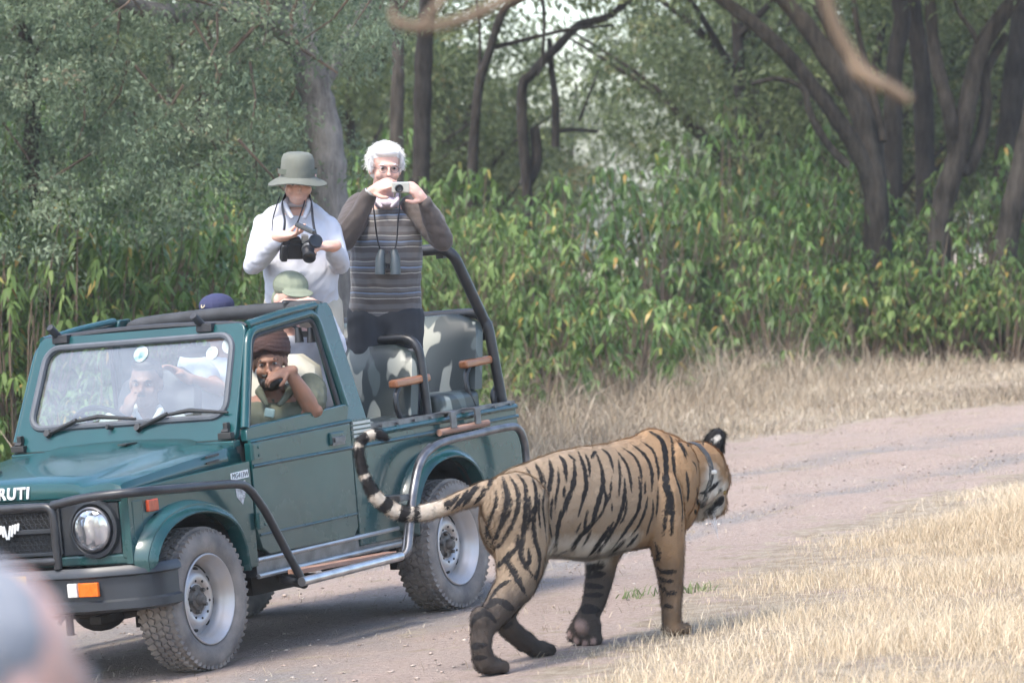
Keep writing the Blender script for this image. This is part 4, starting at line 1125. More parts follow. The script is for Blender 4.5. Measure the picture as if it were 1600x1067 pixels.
# chassis below
b = MB()
for s in (1, -1): b.box((1.05, s * .36, .40), (3.6, .08, .10))
for x in (0, 2.375):
    b.tube([(x, -.62, .334), (x, .62, .334)], .042, 10); b.ell((x, .12 if x else .0, .334), (.13, .15, .13))
    for s in (1, -1): b.box((x, s * .40, .30), (.9, .06, .035)); b.box((x, s * .40, .28), (.10, .10, .12))
b.box((1.3, .3, .33), (.5, .3, .14)); b.box((.75, .5, .345), (.12, .10, .07)); b.tube([(2.62, -.55, .31), (2.62, .55, .31)], .02, 8)
for s in (1, -1): b.tube([(2.9, s * .25, .30), (2.78, s * .26, .40)], .012, 6); b.tube([(2.86, s * .28, .44), (2.86, s * .28, .24)], .018, 6)
b.obj('chassis', M_dark, J)

# wheels
def wheel(x, s, steer=0):
    yc = .648
    W = empty('wheel'); W.parent = J
    W.location = (x, s * yc, .334); W.rotation_euler = (0, random.random() * 6, R(steer))
    t = MB()
    pr_ = [(.212, -.085), (.24, -.100), (.285, -.106), (.312, -.098), (.326, -.080), (.329, -.03), (.330, 0), (.329, .03), (.326, .080), (.312, .098), (.285, .106), (.262, .107), (.24, .102), (.215, .088), (.205, .07), (.205, -.07)]
    t.lathe([(r_, a * s) for r_, a in pr_], (0, 0, 0), (0, 1, 0), 64, closed=True)
    N = 56
    for k in range(N):
        a = 2 * math.pi * k / N
        for j, yy in enumerate((-.086, -.055, -.019, .019, .055, .086)):
            aa = a + (.5 if j % 2 else 0) * 2 * math.pi / N
            rad = .331 if abs(yy) < .08 else .3155
            c = Vector((math.cos(aa) * rad, yy, math.sin(aa) * rad))
            m_ = Matrix.Rotation(-aa, 3, 'Y') @ Matrix.Rotation(R(22 if j % 2 else -22), 3, 'X')
            t.box(c, (.016 if abs(yy) < .08 else .024, .028 if abs(yy) < .08 else .026, .026 if abs(yy) < .08 else .019), m_)
    t.obj('tyre', M_tyre, W, angle=50)
    r_ = MB()
    r_.lathe([(q, a * s) for q, a in [(.196, -.08), (.212, .086), (.214, .094), (.208, .098), (.203, .094), (.200, .080), (.188, .070), (.185, .050), (.178, .040), (.172, .020), (.168, .0), (.150, .004), (.135, .022), (.118, .034), (.098, .036), (.085, .030), (.076, .018), (.070, .020)]], (0, 0, 0), (0, 1, 0), 56)
    r_.obj('rim', M_rim, W, angle=45)
    h = MB(); h.lathe([(q, a * s) for q, a in [(.0, .066), (.020, .064), (.026, .056), (.028, .034), (.046, .030), (.052, .022), (.075, .018)]], (0, 0, 0), (0, 1, 0), 24)
    for k in range(5):
        a = k * 1.2566; c = Vector((math.cos(a) * .058, 0, math.sin(a) * .058))
        h.tube([c + Vector((0, s * .015, 0)), c + Vector((0, s * .042, 0))], .010, 6)
    h.obj('hub', M_hub, W)
    g = MB()
    for k in range(8):
        a = k * .7854; c = Vector((math.cos(a) * .143, s * .0145, math.sin(a) * .143))
        m_ = Matrix.Rotation(-a, 3, 'Y')
        g.ell(c, (.010, .006, .020), m_, 10, 6)
    g.obj('slot_shade', M_hole_shade, W)  # dark ellipsoids paint the shade of open slots; the disc is unpierced
    g = MB()
    for k in range(10):
        a = k * .6283 + .3; g.ell((math.cos(a) * .0905, s * .034, math.sin(a) * .0905), (.007, .004, .007), None, 8, 6)
    g.obj('hole_shade', M_hole_shade, W)  # small dark dots in place of shaded bolt-circle openings
random.seed(4)
for x in (2.375, 0):
    for s in (1, -1): wheel(x, s, 0)
# ------------------------------------------------------------------ tiger
TA = R(48)
TU = Vector((math.cos(TA), math.sin(TA), 0)); TR = Vector((math.sin(TA), -math.cos(TA), 0)); TZ = Vector((0, 0, 1))
T0 = Vector((-.09, 18.1, 0)) - TR * .13
EYE = Vector((0, 0, CAM_H))
def tp(x, y, off=0.0):
    """point on the plane beside the tiger's spine (off = metres to its right)"""
    d = px(x, y, 10.0) - EYE
    return EYE + d * (((T0 - EYE).dot(TR) + off) / d.dot(TR))
tiger = empty('tiger', tuple(Vector((T0.x, T0.y, gz(T0.x, T0.y))) + TU * .55))
tag(tiger, 'collared tiger walking past the jeep with one forepaw lifted and its tail curled up', 'tiger')

b = MB()
st = [(772, 757, 822, .075), (785, 743, 850, .125), (806, 731, 868, .155), (838, 718, 866, .17), (875, 705, 868, .178), (915, 698, 872, .182), (955, 692, 864, .185), (990, 683, 858, .178), (1018, 672, 852, .168), (1040, 676, 842, .152), (1058, 684, 822, .125)]
rings = []
for sx, ty, by, hw in st:
    T_, B_ = tp(sx, ty), tp(sx, by); c = (T_ + B_) / 2; hh = (T_ - B_).length / 2
    rings.append([c + TR * hw * math.sin(a) * (1 if math.cos(a) < 0 else (1 - .16 * math.cos(a) ** 2)) + TZ * hh * math.cos(a) for a in np.linspace(0, 2 * math.pi, 28, endpoint=False)])
b.loft(rings)
# shoulder blades, chest, haunches
for s in (1, -1):
    b.ell(tp(1032, 752) + TR * s * .105, (.13, .075, .19), Matrix.Rotation(TA, 3, 'Z') @ Matrix.Rotation(R(12), 3, 'Y'))
    b.ell(tp(806, 812) + TR * s * (.085 if s > 0 else .06), (.15, .085, .185), Matrix.Rotation(TA, 3, 'Z') @ Matrix.Rotation(R(-10), 3, 'Y'))
    b.ell(tp(855, 790) + TR * s * .085, (.10, .075, .15), Matrix.Rotation(TA, 3, 'Z'))
b.ell(tp(800, 815), (.17, .12, .17), Matrix.Rotation(TA, 3, 'Z'))
b.ell(tp(1018, 700), (.11, .085, .09), Matrix.Rotation(TA, 3, 'Z'))
b.ell(tp(1056, 775), (.11, .115, .17), Matrix.Rotation(TA, 3, 'Z'))
b.ell(tp(915, 805), (.20, .175, .19), Matrix.Rotation(TA, 3, 'Z'))
# neck and head
b.chain([tp(1040, 735), tp(1064, 738), tp(1080, 734), tp(1096, 730)], [.150, .142, .126, .115])
HC = tp(1098, 731); HS = 1.08
HF = Vector((.31, .20, -.93)).normalized(); HR = Vector((.16, -1, 0)); HR = (HR - HF * HR.dot(HF)).normalized(); HU = HR.cross(HF)
if HU.x < 0: HU = -HU
HM = Matrix((HF, HR, HU)).transposed()
def hd(f, r, u): return HC + HM @ Vector((f, r, u)) * HS
HMe = HM * HS
b.ell(HC, (.118, .112, .10), HMe); b.ell(hd(.05, 0, .02), (.10, .085, .085), HMe)
b.ell(hd(.125, 0, .0), (.09, .068, .06), HMe); b.ell(hd(.175, 0, .012), (.045, .042, .042), HMe); b.ell(hd(.14, 0, -.065), (.065, .045, .036), HMe); b.ell(hd(.185, 0, -.07), (.025, .03, .03), HMe)
for s in (1, -1):
    b.ell(hd(.04, s * .085, -.055), (.10, .055, .09), HMe); b.ell(hd(.08, s * .045, .04), (.035, .026, .026), HMe); b.ell(hd(.165, s * .035, -.018), (.05, .035, .045), HMe)
EARS = []
for q in (0, 1):
    e = tp(1116, 692) + Vector((.012 * q, .15 * q, -.005 * q)); er = Matrix.Rotation(R(18), 3, 'Y')
    b.ell(e, (.046, .020, .066), er); b.ell(e + Vector((.018, .01, .030)), (.034, .016, .036), er); b.ell(e + Vector((-.01, .02, -.04)), (.05, .04, .05)); EARS.append(e)
# tail
tail = [tp(x, y, o_) for x, y, o_ in ((790, 768, 0), (765, 768, 0), (742, 774, -.02), (715, 784, -.05), (685, 795, -.10), (652, 802, -.16), (620, 798, -.22), (592, 780, -.26), (574, 752, -.29), (563, 718, -.31), (563, 692, -.31), (576, 680, -.29), (592, 678, -.27), (607, 687, -.25))]
tailp = catmull(tail, 5); nt_ = len(tailp)
tr_ = np.interp(np.linspace(0, 1, nt_), [0, .12, .25, .4, .6, .8, .93, 1], [.060, .048, .037, .030, .026, .023, .023, .013])
b.tube(tailp, list(tr_), 12)
# legs: joints as (x, y, side offset, radius)
def leg(J): b.chain([tp(x, y, o_) for x, y, o_, r_ in J], [r_ for x, y, o_, r_ in J])
leg([(805, 790, .09, .15), (814, 840, .11, .125), (812, 885, .12, .105), (806, 912, .125, .088), (782, 945, .13, .068), (762, 972, .13, .056), (754, 985, .13, .050), (752, 1010, .13, .044), (756, 1035, .13, .046)])
b.ell(tp(752, 968, .13), (.05, .05, .06))
leg([(806, 790, -.09, .14), (818, 860, -.11, .11), (815, 905, -.11, .08), (795, 940, -.11, .06), (785, 965, -.11, .052), (800, 985, -.10, .045), (822, 1004, -.10, .042)])
leg([(1030, 770, .11, .11), (1038, 815, .13, .095), (1043, 850, .13, .078), (1047, 880, .125, .066), (1049, 920, .12, .055), (1049, 950, .12, .046), (1050, 968, .12, .046)])
leg([(985, 790, -.11, .10), (958, 830, -.12, .085), (942, 870, -.12, .072), (936, 905, -.12, .062), (930, 935, -.12, .056), (924, 955, -.12, .05)])
def paw(c, f, L_=.085, w=.055, h=.038, toes=4):
    f = Vector(f).normalized(); side = f.cross(TZ).normalized(); up = side.cross(f); m_ = Matrix((f, side, up)).transposed()
    b.ell(c, (L_ * .8, w, h), m_)
    for k in range(toes):
        t = (k - (toes - 1) / 2) / ((toes - 1) / 2)
        b.ell(Vector(c) + m_ @ Vector((L_ * (.62 - .14 * t * t), w * .72 * t, -h * .12)), (L_ * .36, w * .34, h * .75), m_)
def grounded(p, up): return Vector((p.x, p.y, gz(p.x, p.y) + up))
p_nh = grounded(tp(768, 1046, .13), .036); paw(p_nh, TU)
b.cap(tp(756, 1030, .13), .045, p_nh, .040)
p_fh = grounded(tp(842, 1012, -.10), .034); paw(p_fh, TU)
b.cap(tp(822, 1000, -.10), .043, p_fh - TU * .02, .038)
p_nf = grounded(tp(1054, 984, .12), .036); paw(p_nf, TU)
b.cap(tp(1050, 968, .12), .046, p_nf, .044)
# lifted forepaw hanging from the wrist, sole turned back to the camera
WR = tp(922, 956, -.12); PF = Vector((-.16, .10, -.95)).normalized(); PS = Vector((-.55, -.80, 0)); PS = (PS - PF * PS.dot(PF)).normalized(); PW = PF.cross(PS)
PM = Matrix((PF, PW, PS)).transposed()
def pw(f, w, s): return WR + PM @ Vector((f, w, s)) * 1.3
b.ell(pw(.052, 0, .028), (.038, .044, .024), PM); b.cap(WR, .05, pw(.045, 0, .01), .058); b.ell(pw(.055, 0, .004), (.08, .082, .048), PM)
toe_c = []
for k, w in enumerate((-.051, -.018, .018, .051)):
    f_ = .110 - abs(w) * .45; toe_c.append((f_, w)); b.ell(pw(f_, w, .006), (.045, .026, .036), PM)
body = b.fuse('body', None, voxel=.0080, smooth=7, factor=.5, noise=.0035, nscale=.16, seed=4)
me = body.data
nv = len(me.vertices); co = np.empty(nv * 3, np.float32); me.vertices.foreach_get('co', co); co = co.reshape(-1, 3).astype(np.float64)
bvh = BVHTree.FromPolygons([Vector(c) for c in co], [tuple(p.vertices) for p in me.polygons])
tu, tr_v, tz, t0 = np.array(TU), np.array(TR), np.array(TZ), np.array(T0)
# stripes: strokes seen on the right flank, laid on the hide and carried over to the other side
B_ = lambda X_, Y_: (700 + X_ / 2.498, 640 + Y_ / 2.498)
H_ = lambda X_, Y_: (960 + X_ / 5.336, 640 + Y_ / 5.336)
STR = [
 (12, [(172, 250), (168, 280), (158, 310)]), (10, [(188, 315), (190, 360), (168, 420), (152, 470), (150, 525)]),
 (13, [(205, 240), (225, 300), (232, 350), (215, 430), (190, 490), (165, 530)]), (11, [(238, 255), (270, 310), (275, 370), (255, 440), (215, 510), (178, 565)]),
 (12, [(262, 240), (300, 290), (305, 360), (300, 440), (290, 520), (285, 560), (300, 600), (330, 645)]), (12, [(300, 215), (335, 280), (345, 350), (335, 420), (340, 500), (356, 560), (356, 620), (345, 670)]),
 (10, [(340, 205), (360, 250), (366, 292)]), (8, [(370, 230), (378, 300), (370, 370), (378, 440), (385, 520)]), (12, [(395, 190), (405, 240), (398, 290), (392, 340)]),
 (8, [(430, 215), (432, 280), (422, 340), (418, 390)]), (12, [(435, 178), (455, 210), (463, 285)]), (14, [(490, 190), (495, 250), (480, 320), (455, 380), (435, 430), (425, 500), (425, 570)]),
 (13, [(508, 162), (530, 220), (540, 290), (530, 340), (508, 415)]), (9, [(535, 170), (550, 210), (553, 262)]), (15, [(578, 165), (600, 230), (605, 290), (590, 350), (575, 400), (565, 440), (540, 470), (500, 510), (490, 545)]),
 (9, [(605, 290), (617, 340), (606, 390), (575, 440)]), (10, [(600, 152), (630, 180), (647, 242)]), (10, [(655, 155), (695, 210), (712, 270), (716, 320)]), (9, [(665, 190), (672, 260), (666, 345)]),
 (14, [(690, 270), (690, 330), (678, 390), (660, 440), (625, 500), (590, 560)]), (9, [(680, 148), (725, 180), (750, 230), (758, 305)]), (12, [(745, 260), (752, 320), (742, 390), (715, 440), (680, 490), (640, 545)]),
 (12, [(715, 132), (770, 180), (795, 240), (796, 315)]), (10, [(780, 340), (770, 390), (745, 450), (715, 490)]), (9, [(752, 122), (800, 160), (820, 230), (821, 275)]),
 (18, [(788, 85), (835, 120), (850, 190), (852, 290), (865, 330), (875, 400), (875, 485)]), (10, [(825, 68), (870, 110), (880, 190), (885, 250), (905, 310), (915, 380), (912, 470)]), (9, [(800, 350), (800, 400), (785, 450), (778, 485)]),
 (9, [(855, 350), (850, 420), (843, 485)]), (8, [(885, 110), (915, 150), (930, 190)]), (7, [(640, 365), (640, 395)]), (10, [(545, 390), (535, 450), (545, 470)]),
 (15, [(222, 575), (258, 630), (305, 725)]), (13, [(165, 630), (215, 590), (262, 540)]), (12, [(160, 745), (200, 690), (245, 665)]), (18, [(125, 795), (190, 745), (262, 782)]), (14, [(85, 850), (112, 805), (155, 795), (190, 830)]), (13, [(340, 660), (352, 625)]),
 (9, [(455, 300), (452, 340)]), (9, [(470, 175), (500, 200)]), (9, [(575, 160), (560, 190)]), (10, [(315, 540), (318, 590), (300, 620)]), (9, [(270, 480), (275, 520), (250, 560), (215, 585)]), (8, [(395, 440), (405, 500)]),
 (17, [(560, 562), (600, 505), (645, 440)]), (17, [(640, 562), (690, 505)]), (16, [(700, 535), (742, 485)]), (16, [(490, 545), (510, 500)]), (14, [(440, 560), (470, 545)]),
 (11, [(808, 612), (850, 632), (892, 628)]), (10, [(810, 645), (850, 665), (880, 668)]), (10, [(822, 682), (852, 702)]), (10, [(850, 715), (892, 712)]), (12, [(808, 515), (825, 560), (812, 590)]), (9, [(840, 760), (880, 770)]),
 (26, [(530, 612), (612, 600)]), (15, [(530, 648), (615, 638)]), (15, [(530, 682), (608, 692)]), (13, [(525, 722), (605, 722)]), (22, [(520, 772), (592, 782)]),
 (14, [(85, 925), (150, 915)]), (12, [(90, 970), (150, 965)]), (14, [(215, 850), (250, 830)]),
 (12, [(60, 375), (90, 330), (115, 285)]), (10, [(100, 370), (135, 330), (142, 300)]), (10, [(20, 388), (60, 345), (80, 310)]), (9, [(-15, 395), (20, 360), (45, 330)]), (9, [(-30, 398), (-15, 375), (10, 350)]),
 (8, [(250, 330), (240, 400), (205, 470)]), (8, [(320, 330), (320, 400), (312, 470)]), (8, [(358, 330), (355, 400), (362, 470)]), (8, [(175, 545), (205, 520)]), (8, [(470, 330), (462, 400)]), (8, [(520, 440), (500, 480)]), (8, [(640, 260), (632, 330), (612, 380)]), (8, [(700, 350), (690, 410), (668, 450)]), (8, [(770, 280), (768, 330)]), (8, [(820, 300), (818, 360), (812, 420)]), (9, [(560, 470), (530, 530)]), (9, [(610, 520), (580, 560)]), (8, [(410, 330), (402, 400), (405, 430)]), (9, [(930, 240), (938, 300), (935, 360)]),
]
HSTR = [(13, [(520, 225), (570, 300), (615, 385)]), (22, [(600, 240), (630, 275), (608, 302)]), (10, [(640, 420), (680, 470), (690, 560)]), (9, [(660, 235), (690, 275)]), (9, [(700, 250), (720, 290)]), (9, [(735, 265), (745, 300)]),
 (22, [(695, 700), (760, 680), (820, 645), (890, 580)]), (30, [(680, 740), (705, 775), (745, 780), (770, 755)]), (40, [(815, 790), (820, 860)]), (42, [(835, 770), (880, 760), (905, 735)]), (18, [(668, 830), (690, 880)]), (16, [(880, 655), (895, 668)]), (14, [(690, 640), (690, 720)])]
def hits(strokes, conv, scale, dst):
    for w, pts in strokes:
        pl = catmull([(x, y, 0) for x, y in pts], 8); m = len(pl)
        for i, p in enumerate(pl):
            x, y = conv(p.x, p.y); d = (px(x, y, 10.) - EYE).normalized()
            h_ = bvh.ray_cast(EYE, d)[0]
            if h_ is None: continue
            e = min(i, m - 1 - i) / max(1, m - 1); tap = min(1, .38 + 2.6 * e)
            dst.append((h_.x, h_.y, h_.z, .5 * w * tap / scale / 345. * (1 + .18 * math.sin(i * 1.9 + x))))
S, SH = [], []
hits(STR, B_, 2.498, S); hits(HSTR, H_, 5.336, SH)
S = np.array(S); SH = np.array(SH)
refl = SH.copy(); hc, hr = np.array(HC), np.array(HR); refl[:, :3] = SH[:, :3] - 2 * ((SH[:, :3] - hc) @ hr)[:, None] * hr; SH = np.concatenate([SH, refl])
dist = np.full(nv, 1.0)
vu, vr, vz = (co - t0) @ tu, (co - t0) @ tr_v, co[:, 2]
S[:, 3] *= 1.7; SH[:, 3] *= 1.7
rf = S.copy(); rf[:, :3] -= 2 * ((S[:, :3] - t0) @ tr_v)[:, None] * tr_v; rf = rf[((rf[:, :3] - t0) @ tr_v) < .02]; S = np.concatenate([S, rf])
tail_np = np.array([tuple(p) for p in tailp]); dt_ = np.stack([np.linalg.norm(co - q_, axis=1) for q_ in tail_np[6:]], 1)
is_tail = (dt_.min(1) < .06) & ((co - t0) @ tu < float((tp(760, 770) - T0).dot(TU)))
def pdist(a, s):
    a = (a - t0).astype(np.float32); q = (s[:, :3] - t0).astype(np.float32)
    d_ = (a * a).sum(1)[:, None] + (q * q).sum(1)[None] - 2 * a @ q.T
    return (np.sqrt(np.maximum(d_, 0)) - s[:, 3].astype(np.float32)).min(1)
for c0 in range(0, nv, 2500):
    sl = slice(c0, min(nv, c0 + 2500))
    dd, dh = pdist(co[sl], S), pdist(co[sl], SH)
    dist[sl] = np.minimum(dd, dh)
arc = dt_.argmin(1) / (nt_ - 7)
dist[is_tail & (arc > .22)] = 1.0
headish = (co - np.array(tp(1088, 735))) @ np.array((.9, .3, 0)) > 0
dist[headish & (np.linalg.norm(co - hc, axis=1) < .35)] = np.minimum(1, pdist(co[headish & (np.linalg.norm(co - hc, axis=1) < .35)], SH))
bands = [((735, 777), .006), ((722, 782), .007), ((708, 787), .006), ((694, 792), .009), ((675, 796), .016), ((654.6, 802), .020), ((631, 802), .026), ((600, 787), .024), ((578, 765), .022), ((567, 757), .006), ((563, 733), .020), ((562, 717), .008), ((561, 704), .013), ((567, 686), .014)]
tb = np.full(nv, 1.0)
for (bx, by), hw_ in bands:
    p = min(tailp, key=lambda q_: (lambda w_: (w_[0] - bx) ** 2 + (w_[1] - by) ** 2)((800 + FPX * q_.x / q_.y, 533.5 - FPX * ((q_.z - CAM_H) / q_.y + PITCH))))
    tb = np.minimum(tb, np.linalg.norm(co - np.array(p), axis=1) - np.sqrt(hw_ ** 2 + .028 ** 2))
dist[is_tail] = np.minimum(dist, tb)[is_tail]
dist[is_tail & (arc > .87)] = -.02
ears = np.zeros(nv); earw = np.zeros(nv)
for e in EARS:
    e = np.array(e); q = (co - e) / np.array([.066, .06, .088]); ears += (np.linalg.norm(q, axis=1) < 1.0) & (co[:, 2] > e[2] - .052)
    earw += np.linalg.norm((co - e - np.array([.016, 0, .026])) / np.array([1, 3, .9]), axis=1) < .017
dist[(ears > 0)] = -.02; dist[(earw > 0)] = 1.
dorsal = np.interp(vu, *zip(*sorted(((tp(sx, ty) - T0).dot(TU), tp(sx, ty).z) for sx, ty, by, hw in st)))
ventral = np.interp(vu, *zip(*sorted(((tp(sx, by) - T0).dot(TU), tp(sx, by).z) for sx, ty, by, hw in st)))
rel_h = (vz - ventral) / (dorsal - ventral)
white = 1.3 * np.clip((.30 - rel_h) / .25, 0, 1) * np.clip((rel_h + .25) / .2, 0, 1) * np.clip((vu - .30) / .1, 0, 1) * np.clip((1.06 - vu) / .1, 0, 1)
for c_, r_, a_ in ((hd(.15, 0, -.06), .10, 1.1), (hd(.03, .10, -.05), .11, 1.1), (hd(.03, -.10, -.05), .11, 1.1), (hd(.09, .055, .045), .04, 1.0), (hd(.07, .09, -.0), .07, 1.0), (hd(.07, -.09, -.0), .07, 1.0), (hd(.15, .06, -.02), .07, 1.2), (hd(.02, .13, -.01), .08, 1.1), (hd(-.02, .11, -.08), .08, 1.0)):
    white = np.maximum(white, a_ * np.clip(1.35 - np.linalg.norm(co - np.array(c_), axis=1) / r_, 0, 1))
white = np.maximum(white, (earw > 0) * 1.0); white[is_tail] = np.clip(arc[is_tail] * 3.2 - .3, 0, .52)
gl = gzv(co[:, 0], co[:, 1]); pawd = np.clip(1.5 - np.linalg.norm(co - np.array(pw(.06, 0, 0)), axis=1) / .13, 0, 1); mud = np.clip((.50 - (vz - gl)) / .22, 0, 1); mud[is_tail] = 0; mud = np.maximum(mud, pawd)
front = np.clip((vu - .75) / .55, 0, 1)
near_front = (np.abs(vu - float((tp(1047, 900, .12) - T0).dot(TU))) < .12) & (vr > 0); mud[near_front] *= .6
soles = np.full(nv, 0.0)
for f_, w in toe_c: soles = np.maximum(soles, np.clip(1.6 - np.linalg.norm((co - np.array(pw(f_ + .004, w, .03))), axis=1) / .0145, 0, 1))
soles = np.maximum(soles, np.clip(1.6 - np.linalg.norm((co - np.array(pw(.052, 0, .05))), axis=1) / .031, 0, 1))
for nm, arr in (('stripe', np.clip(.5 - dist / .016, 0, 1)), ('white', white), ('mud', mud), ('front', front), ('sole', soles)):
    a = me.attributes.new(nm, 'FLOAT', 'POINT'); a.data.foreach_set('value', arr.astype(np.float32))

def tiger_mat():
    m = bpy.data.materials.new('tiger_coat'); m.use_nodes = True
    nt = m.node_tree; bs = nt.nodes['Principled BSDF']; L = nt.links.new
    tc = nt.nodes.new('ShaderNodeTexCoord')
    def at(n): a = nt.nodes.new('ShaderNodeAttribute'); a.attribute_name = n; return a.outputs['Fac']
    def noise(sc, det=4, stretch=None):
        n = nt.nodes.new('ShaderNodeTexNoise'); n.inputs['Scale'].default_value = sc; n.inputs['Detail'].default_value = det
        src = tc.outputs['Object']
        if stretch:
            mp = nt.nodes.new('ShaderNodeMapping'); mp.inputs['Scale'].default_value = stretch; mp.inputs['Rotation'].default_value = (0, 0, -TA); L(src, mp.inputs[0]); src = mp.outputs[0]
        L(src, n.inputs['Vector']); return n.outputs['Fac']
    def mix(f, a, c):
        x = nt.nodes.new('ShaderNodeMix'); x.data_type = 'RGBA'; L(f, x.inputs[0])
        for i, v in ((6, a), (7, c)):
            if isinstance(v, tuple): x.inputs[i].default_value = (*v, 1)
            else: L(v, x.inputs[i])
        return x.outputs[2]
    def jit(src, amt, lo, hi, sc=60):
        a = nt.nodes.new('ShaderNodeMath'); a.operation = 'MULTIPLY_ADD'; a.inputs[1].default_value = amt; L(noise(sc, 3), a.inputs[0])
        s2 = nt.nodes.new('ShaderNodeMath'); s2.operation = 'SUBTRACT'; L(src, s2.inputs[0]); s2.inputs[1].default_value = amt * .5; L(s2.outputs[0], a.inputs[2])
        r = nt.nodes.new('ShaderNodeMapRange'); r.inputs[1].default_value = lo; r.inputs[2].default_value = hi; L(a.outputs[0], r.inputs[0]); return r.outputs[0]
    hue = mix(jit(at('front'), .5, .2, .9, 3), (.37, .285, .20), (.44, .275, .145))
    fine = mix(noise(150, 3, (1.0, 1.0, 5)), hue, (.25, .165, .10))
    base = mix(noise(7, 4), hue, fine)
    base = mix(jit(at('white'), .35, .25, .85, 30), base, (.72, .68, .61))
    base = mix(jit(at('mud'), .7, .15, .9, 9), base, (.075, .058, .047)); base = mix(jit(at('mud'), 1.1, .85, 1.45, 16), base, (.042, .036, .032))
    col = mix(jit(at('stripe'),   .22, .40, .58, 90), base, (.018, .016, .016))
    col = mix(at('sole'), col, (.40, .28, .24))
    L(col, bs.inputs['Base Color']); bs.inputs['Roughness'].default_value = .72; bs.inputs['Specular IOR Level'].default_value = .25; bs.inputs['Sheen Weight'].default_value = 0.0
    bp = nt.nodes.new('ShaderNodeBump'); bp.inputs['Strength'].default_value = .35; bp.inputs['Distance'].default_value = .006
    L(noise(170, 4, (.35, 1, 1)), bp.inputs['Height']); L(bp.outputs[0], bs.inputs['Normal'])
    return m
M_coat = tiger_mat()
me.materials.clear(); me.materials.append(M_coat)
# short fur lying back along the body
rsf = np.random.RandomState(6); no = np.empty(nv * 3, np.float32); me.vertices.foreach_get('normal', no); no = no.reshape(-1, 3)
idx = rsf.randint(0, nv, 170000); hn = no[idx]; hp = co[idx] + rsf.normal(size=(len(idx), 3)) * .003
flow = -np.array(TU) * .9 + np.array([0, 0, -.55]) + rsf.normal(size=(len(idx), 3)) * .25
flow = flow - hn * (flow * hn).sum(1, keepdims=True) * .9
belly = white[idx] * (rel_h[idx] < .3)
fl = (.013 + .010 * rsf.rand(len(idx)) + .020 * belly + .014 * (headish[idx] & (rsf.rand(len(idx)) < .5)))[:, None] * np.where(mud[idx] > .6, .7, 1)[:, None]
fd = unit(flow) * .85 + hn * .34; sd = unit(np.cross(fd, hn))
V = np.stack([hp - sd * .0014, hp + sd * .0014, hp + fd * fl], 1)
fm = np_mesh('fur', V.reshape(-1, 3), np.arange(len(idx) * 3).reshape(-1, 3), True)
fm.normals_split_custom_set_from_vertices(np.repeat(unit(hn + rsf.normal(size=hn.shape) * .18), 3, 0))
for nm, arr in (('stripe', np.clip(.5 - dist / .016, 0, 1)), ('white', white), ('mud', mud), ('front', front), ('sole', soles)):
    a = fm.attributes.new(nm, 'FLOAT', 'POINT'); a.data.foreach_set('value', np.repeat(arr[idx], 3).astype(np.float32))
fo = rel(link('fur', fm, M_coat), tiger); fo['kind'] = 'stuff'
rel(body, tiger)
M_tnose = mat('tiger_nose', (.10, .05, .045), rough=.35); M_collar = mat('collar_leather', (.03, .032, .034), rough=.6, var=.3, scale=30)
n_ = MB(); n_.ell(hd(.212, 0, .018), (.016, .024, .016), HM); rel(n_.obj('nose', M_tnose), tiger)
for s in (1, -1):
    n_ = MB(); n_.ell(hd(.118, s * .052, .046), (.013, .012, .012), HM); rel(n_.obj('eye', mat('tiger_eye', (.25, .17, .03), rough=.1)), tiger)
n_ = MB()
for s in (1, -1):
    for k in range(7):
        p = hd(.17 + .012 * (k % 3), s * .06, -.02 - .012 * (k // 2)); d_ = (HM @ Vector((.35 + .1 * k, s * .6, -.25 + .05 * k))).normalized()
        n_.tube([p, p + d_ * .05 + Vector((0, 0, -.004)), p + d_ * .11 + Vector((0, 0, -.02))], [.0011, .0009, .0004], 4)
o = rel(n_.obj('whiskers', mat('whisker', (.7, .7, .7), rough=.4)), tiger); o['kind'] = 'stuff'
# collar round the neck
CC = tp(1081, 736); cn = (tp(1100, 727) - tp(1075, 736)).normalized(); cn = (cn + Vector((.15, 0, -.15))).normalized()
cu_ = (TZ - cn * TZ.dot(cn)).normalized(); cv = cn.cross(cu_); n_ = MB(); ring = []
for k in range(36):
    a = 2 * math.pi * k / 36; d_ = cu_ * math.cos(a) + cv * math.sin(a)
    h_ = bvh.ray_cast(CC + d_ * .4, -d_)[0]; rr = ((h_ - CC).length if h_ else .12) + .002
    rr = min(max(rr, .09), .175)
    ring.append([CC + d_ * (rr + e) + cn * q for e, q in ((0, -.016), (.006, -.014), (.006, .014), (0, .016))])
n_.loft(ring + [ring[0]], caps=False); col_ = rel(n_.obj('collar', M_collar), tiger)
cp_ = min((r_[2] for r_ in ring), key=lambda p: p.y + abs(p.z - tp(1103, 733).z) * 3)
n_ = MB(); n_.box(cp_, (.03, .02, .02)); o = n_.obj('buckle', M_chrome, bevel=.004); o.parent = tiger; o.location = -Vector(tiger.location); o.parent = col_; o.location = (0, 0, 0)
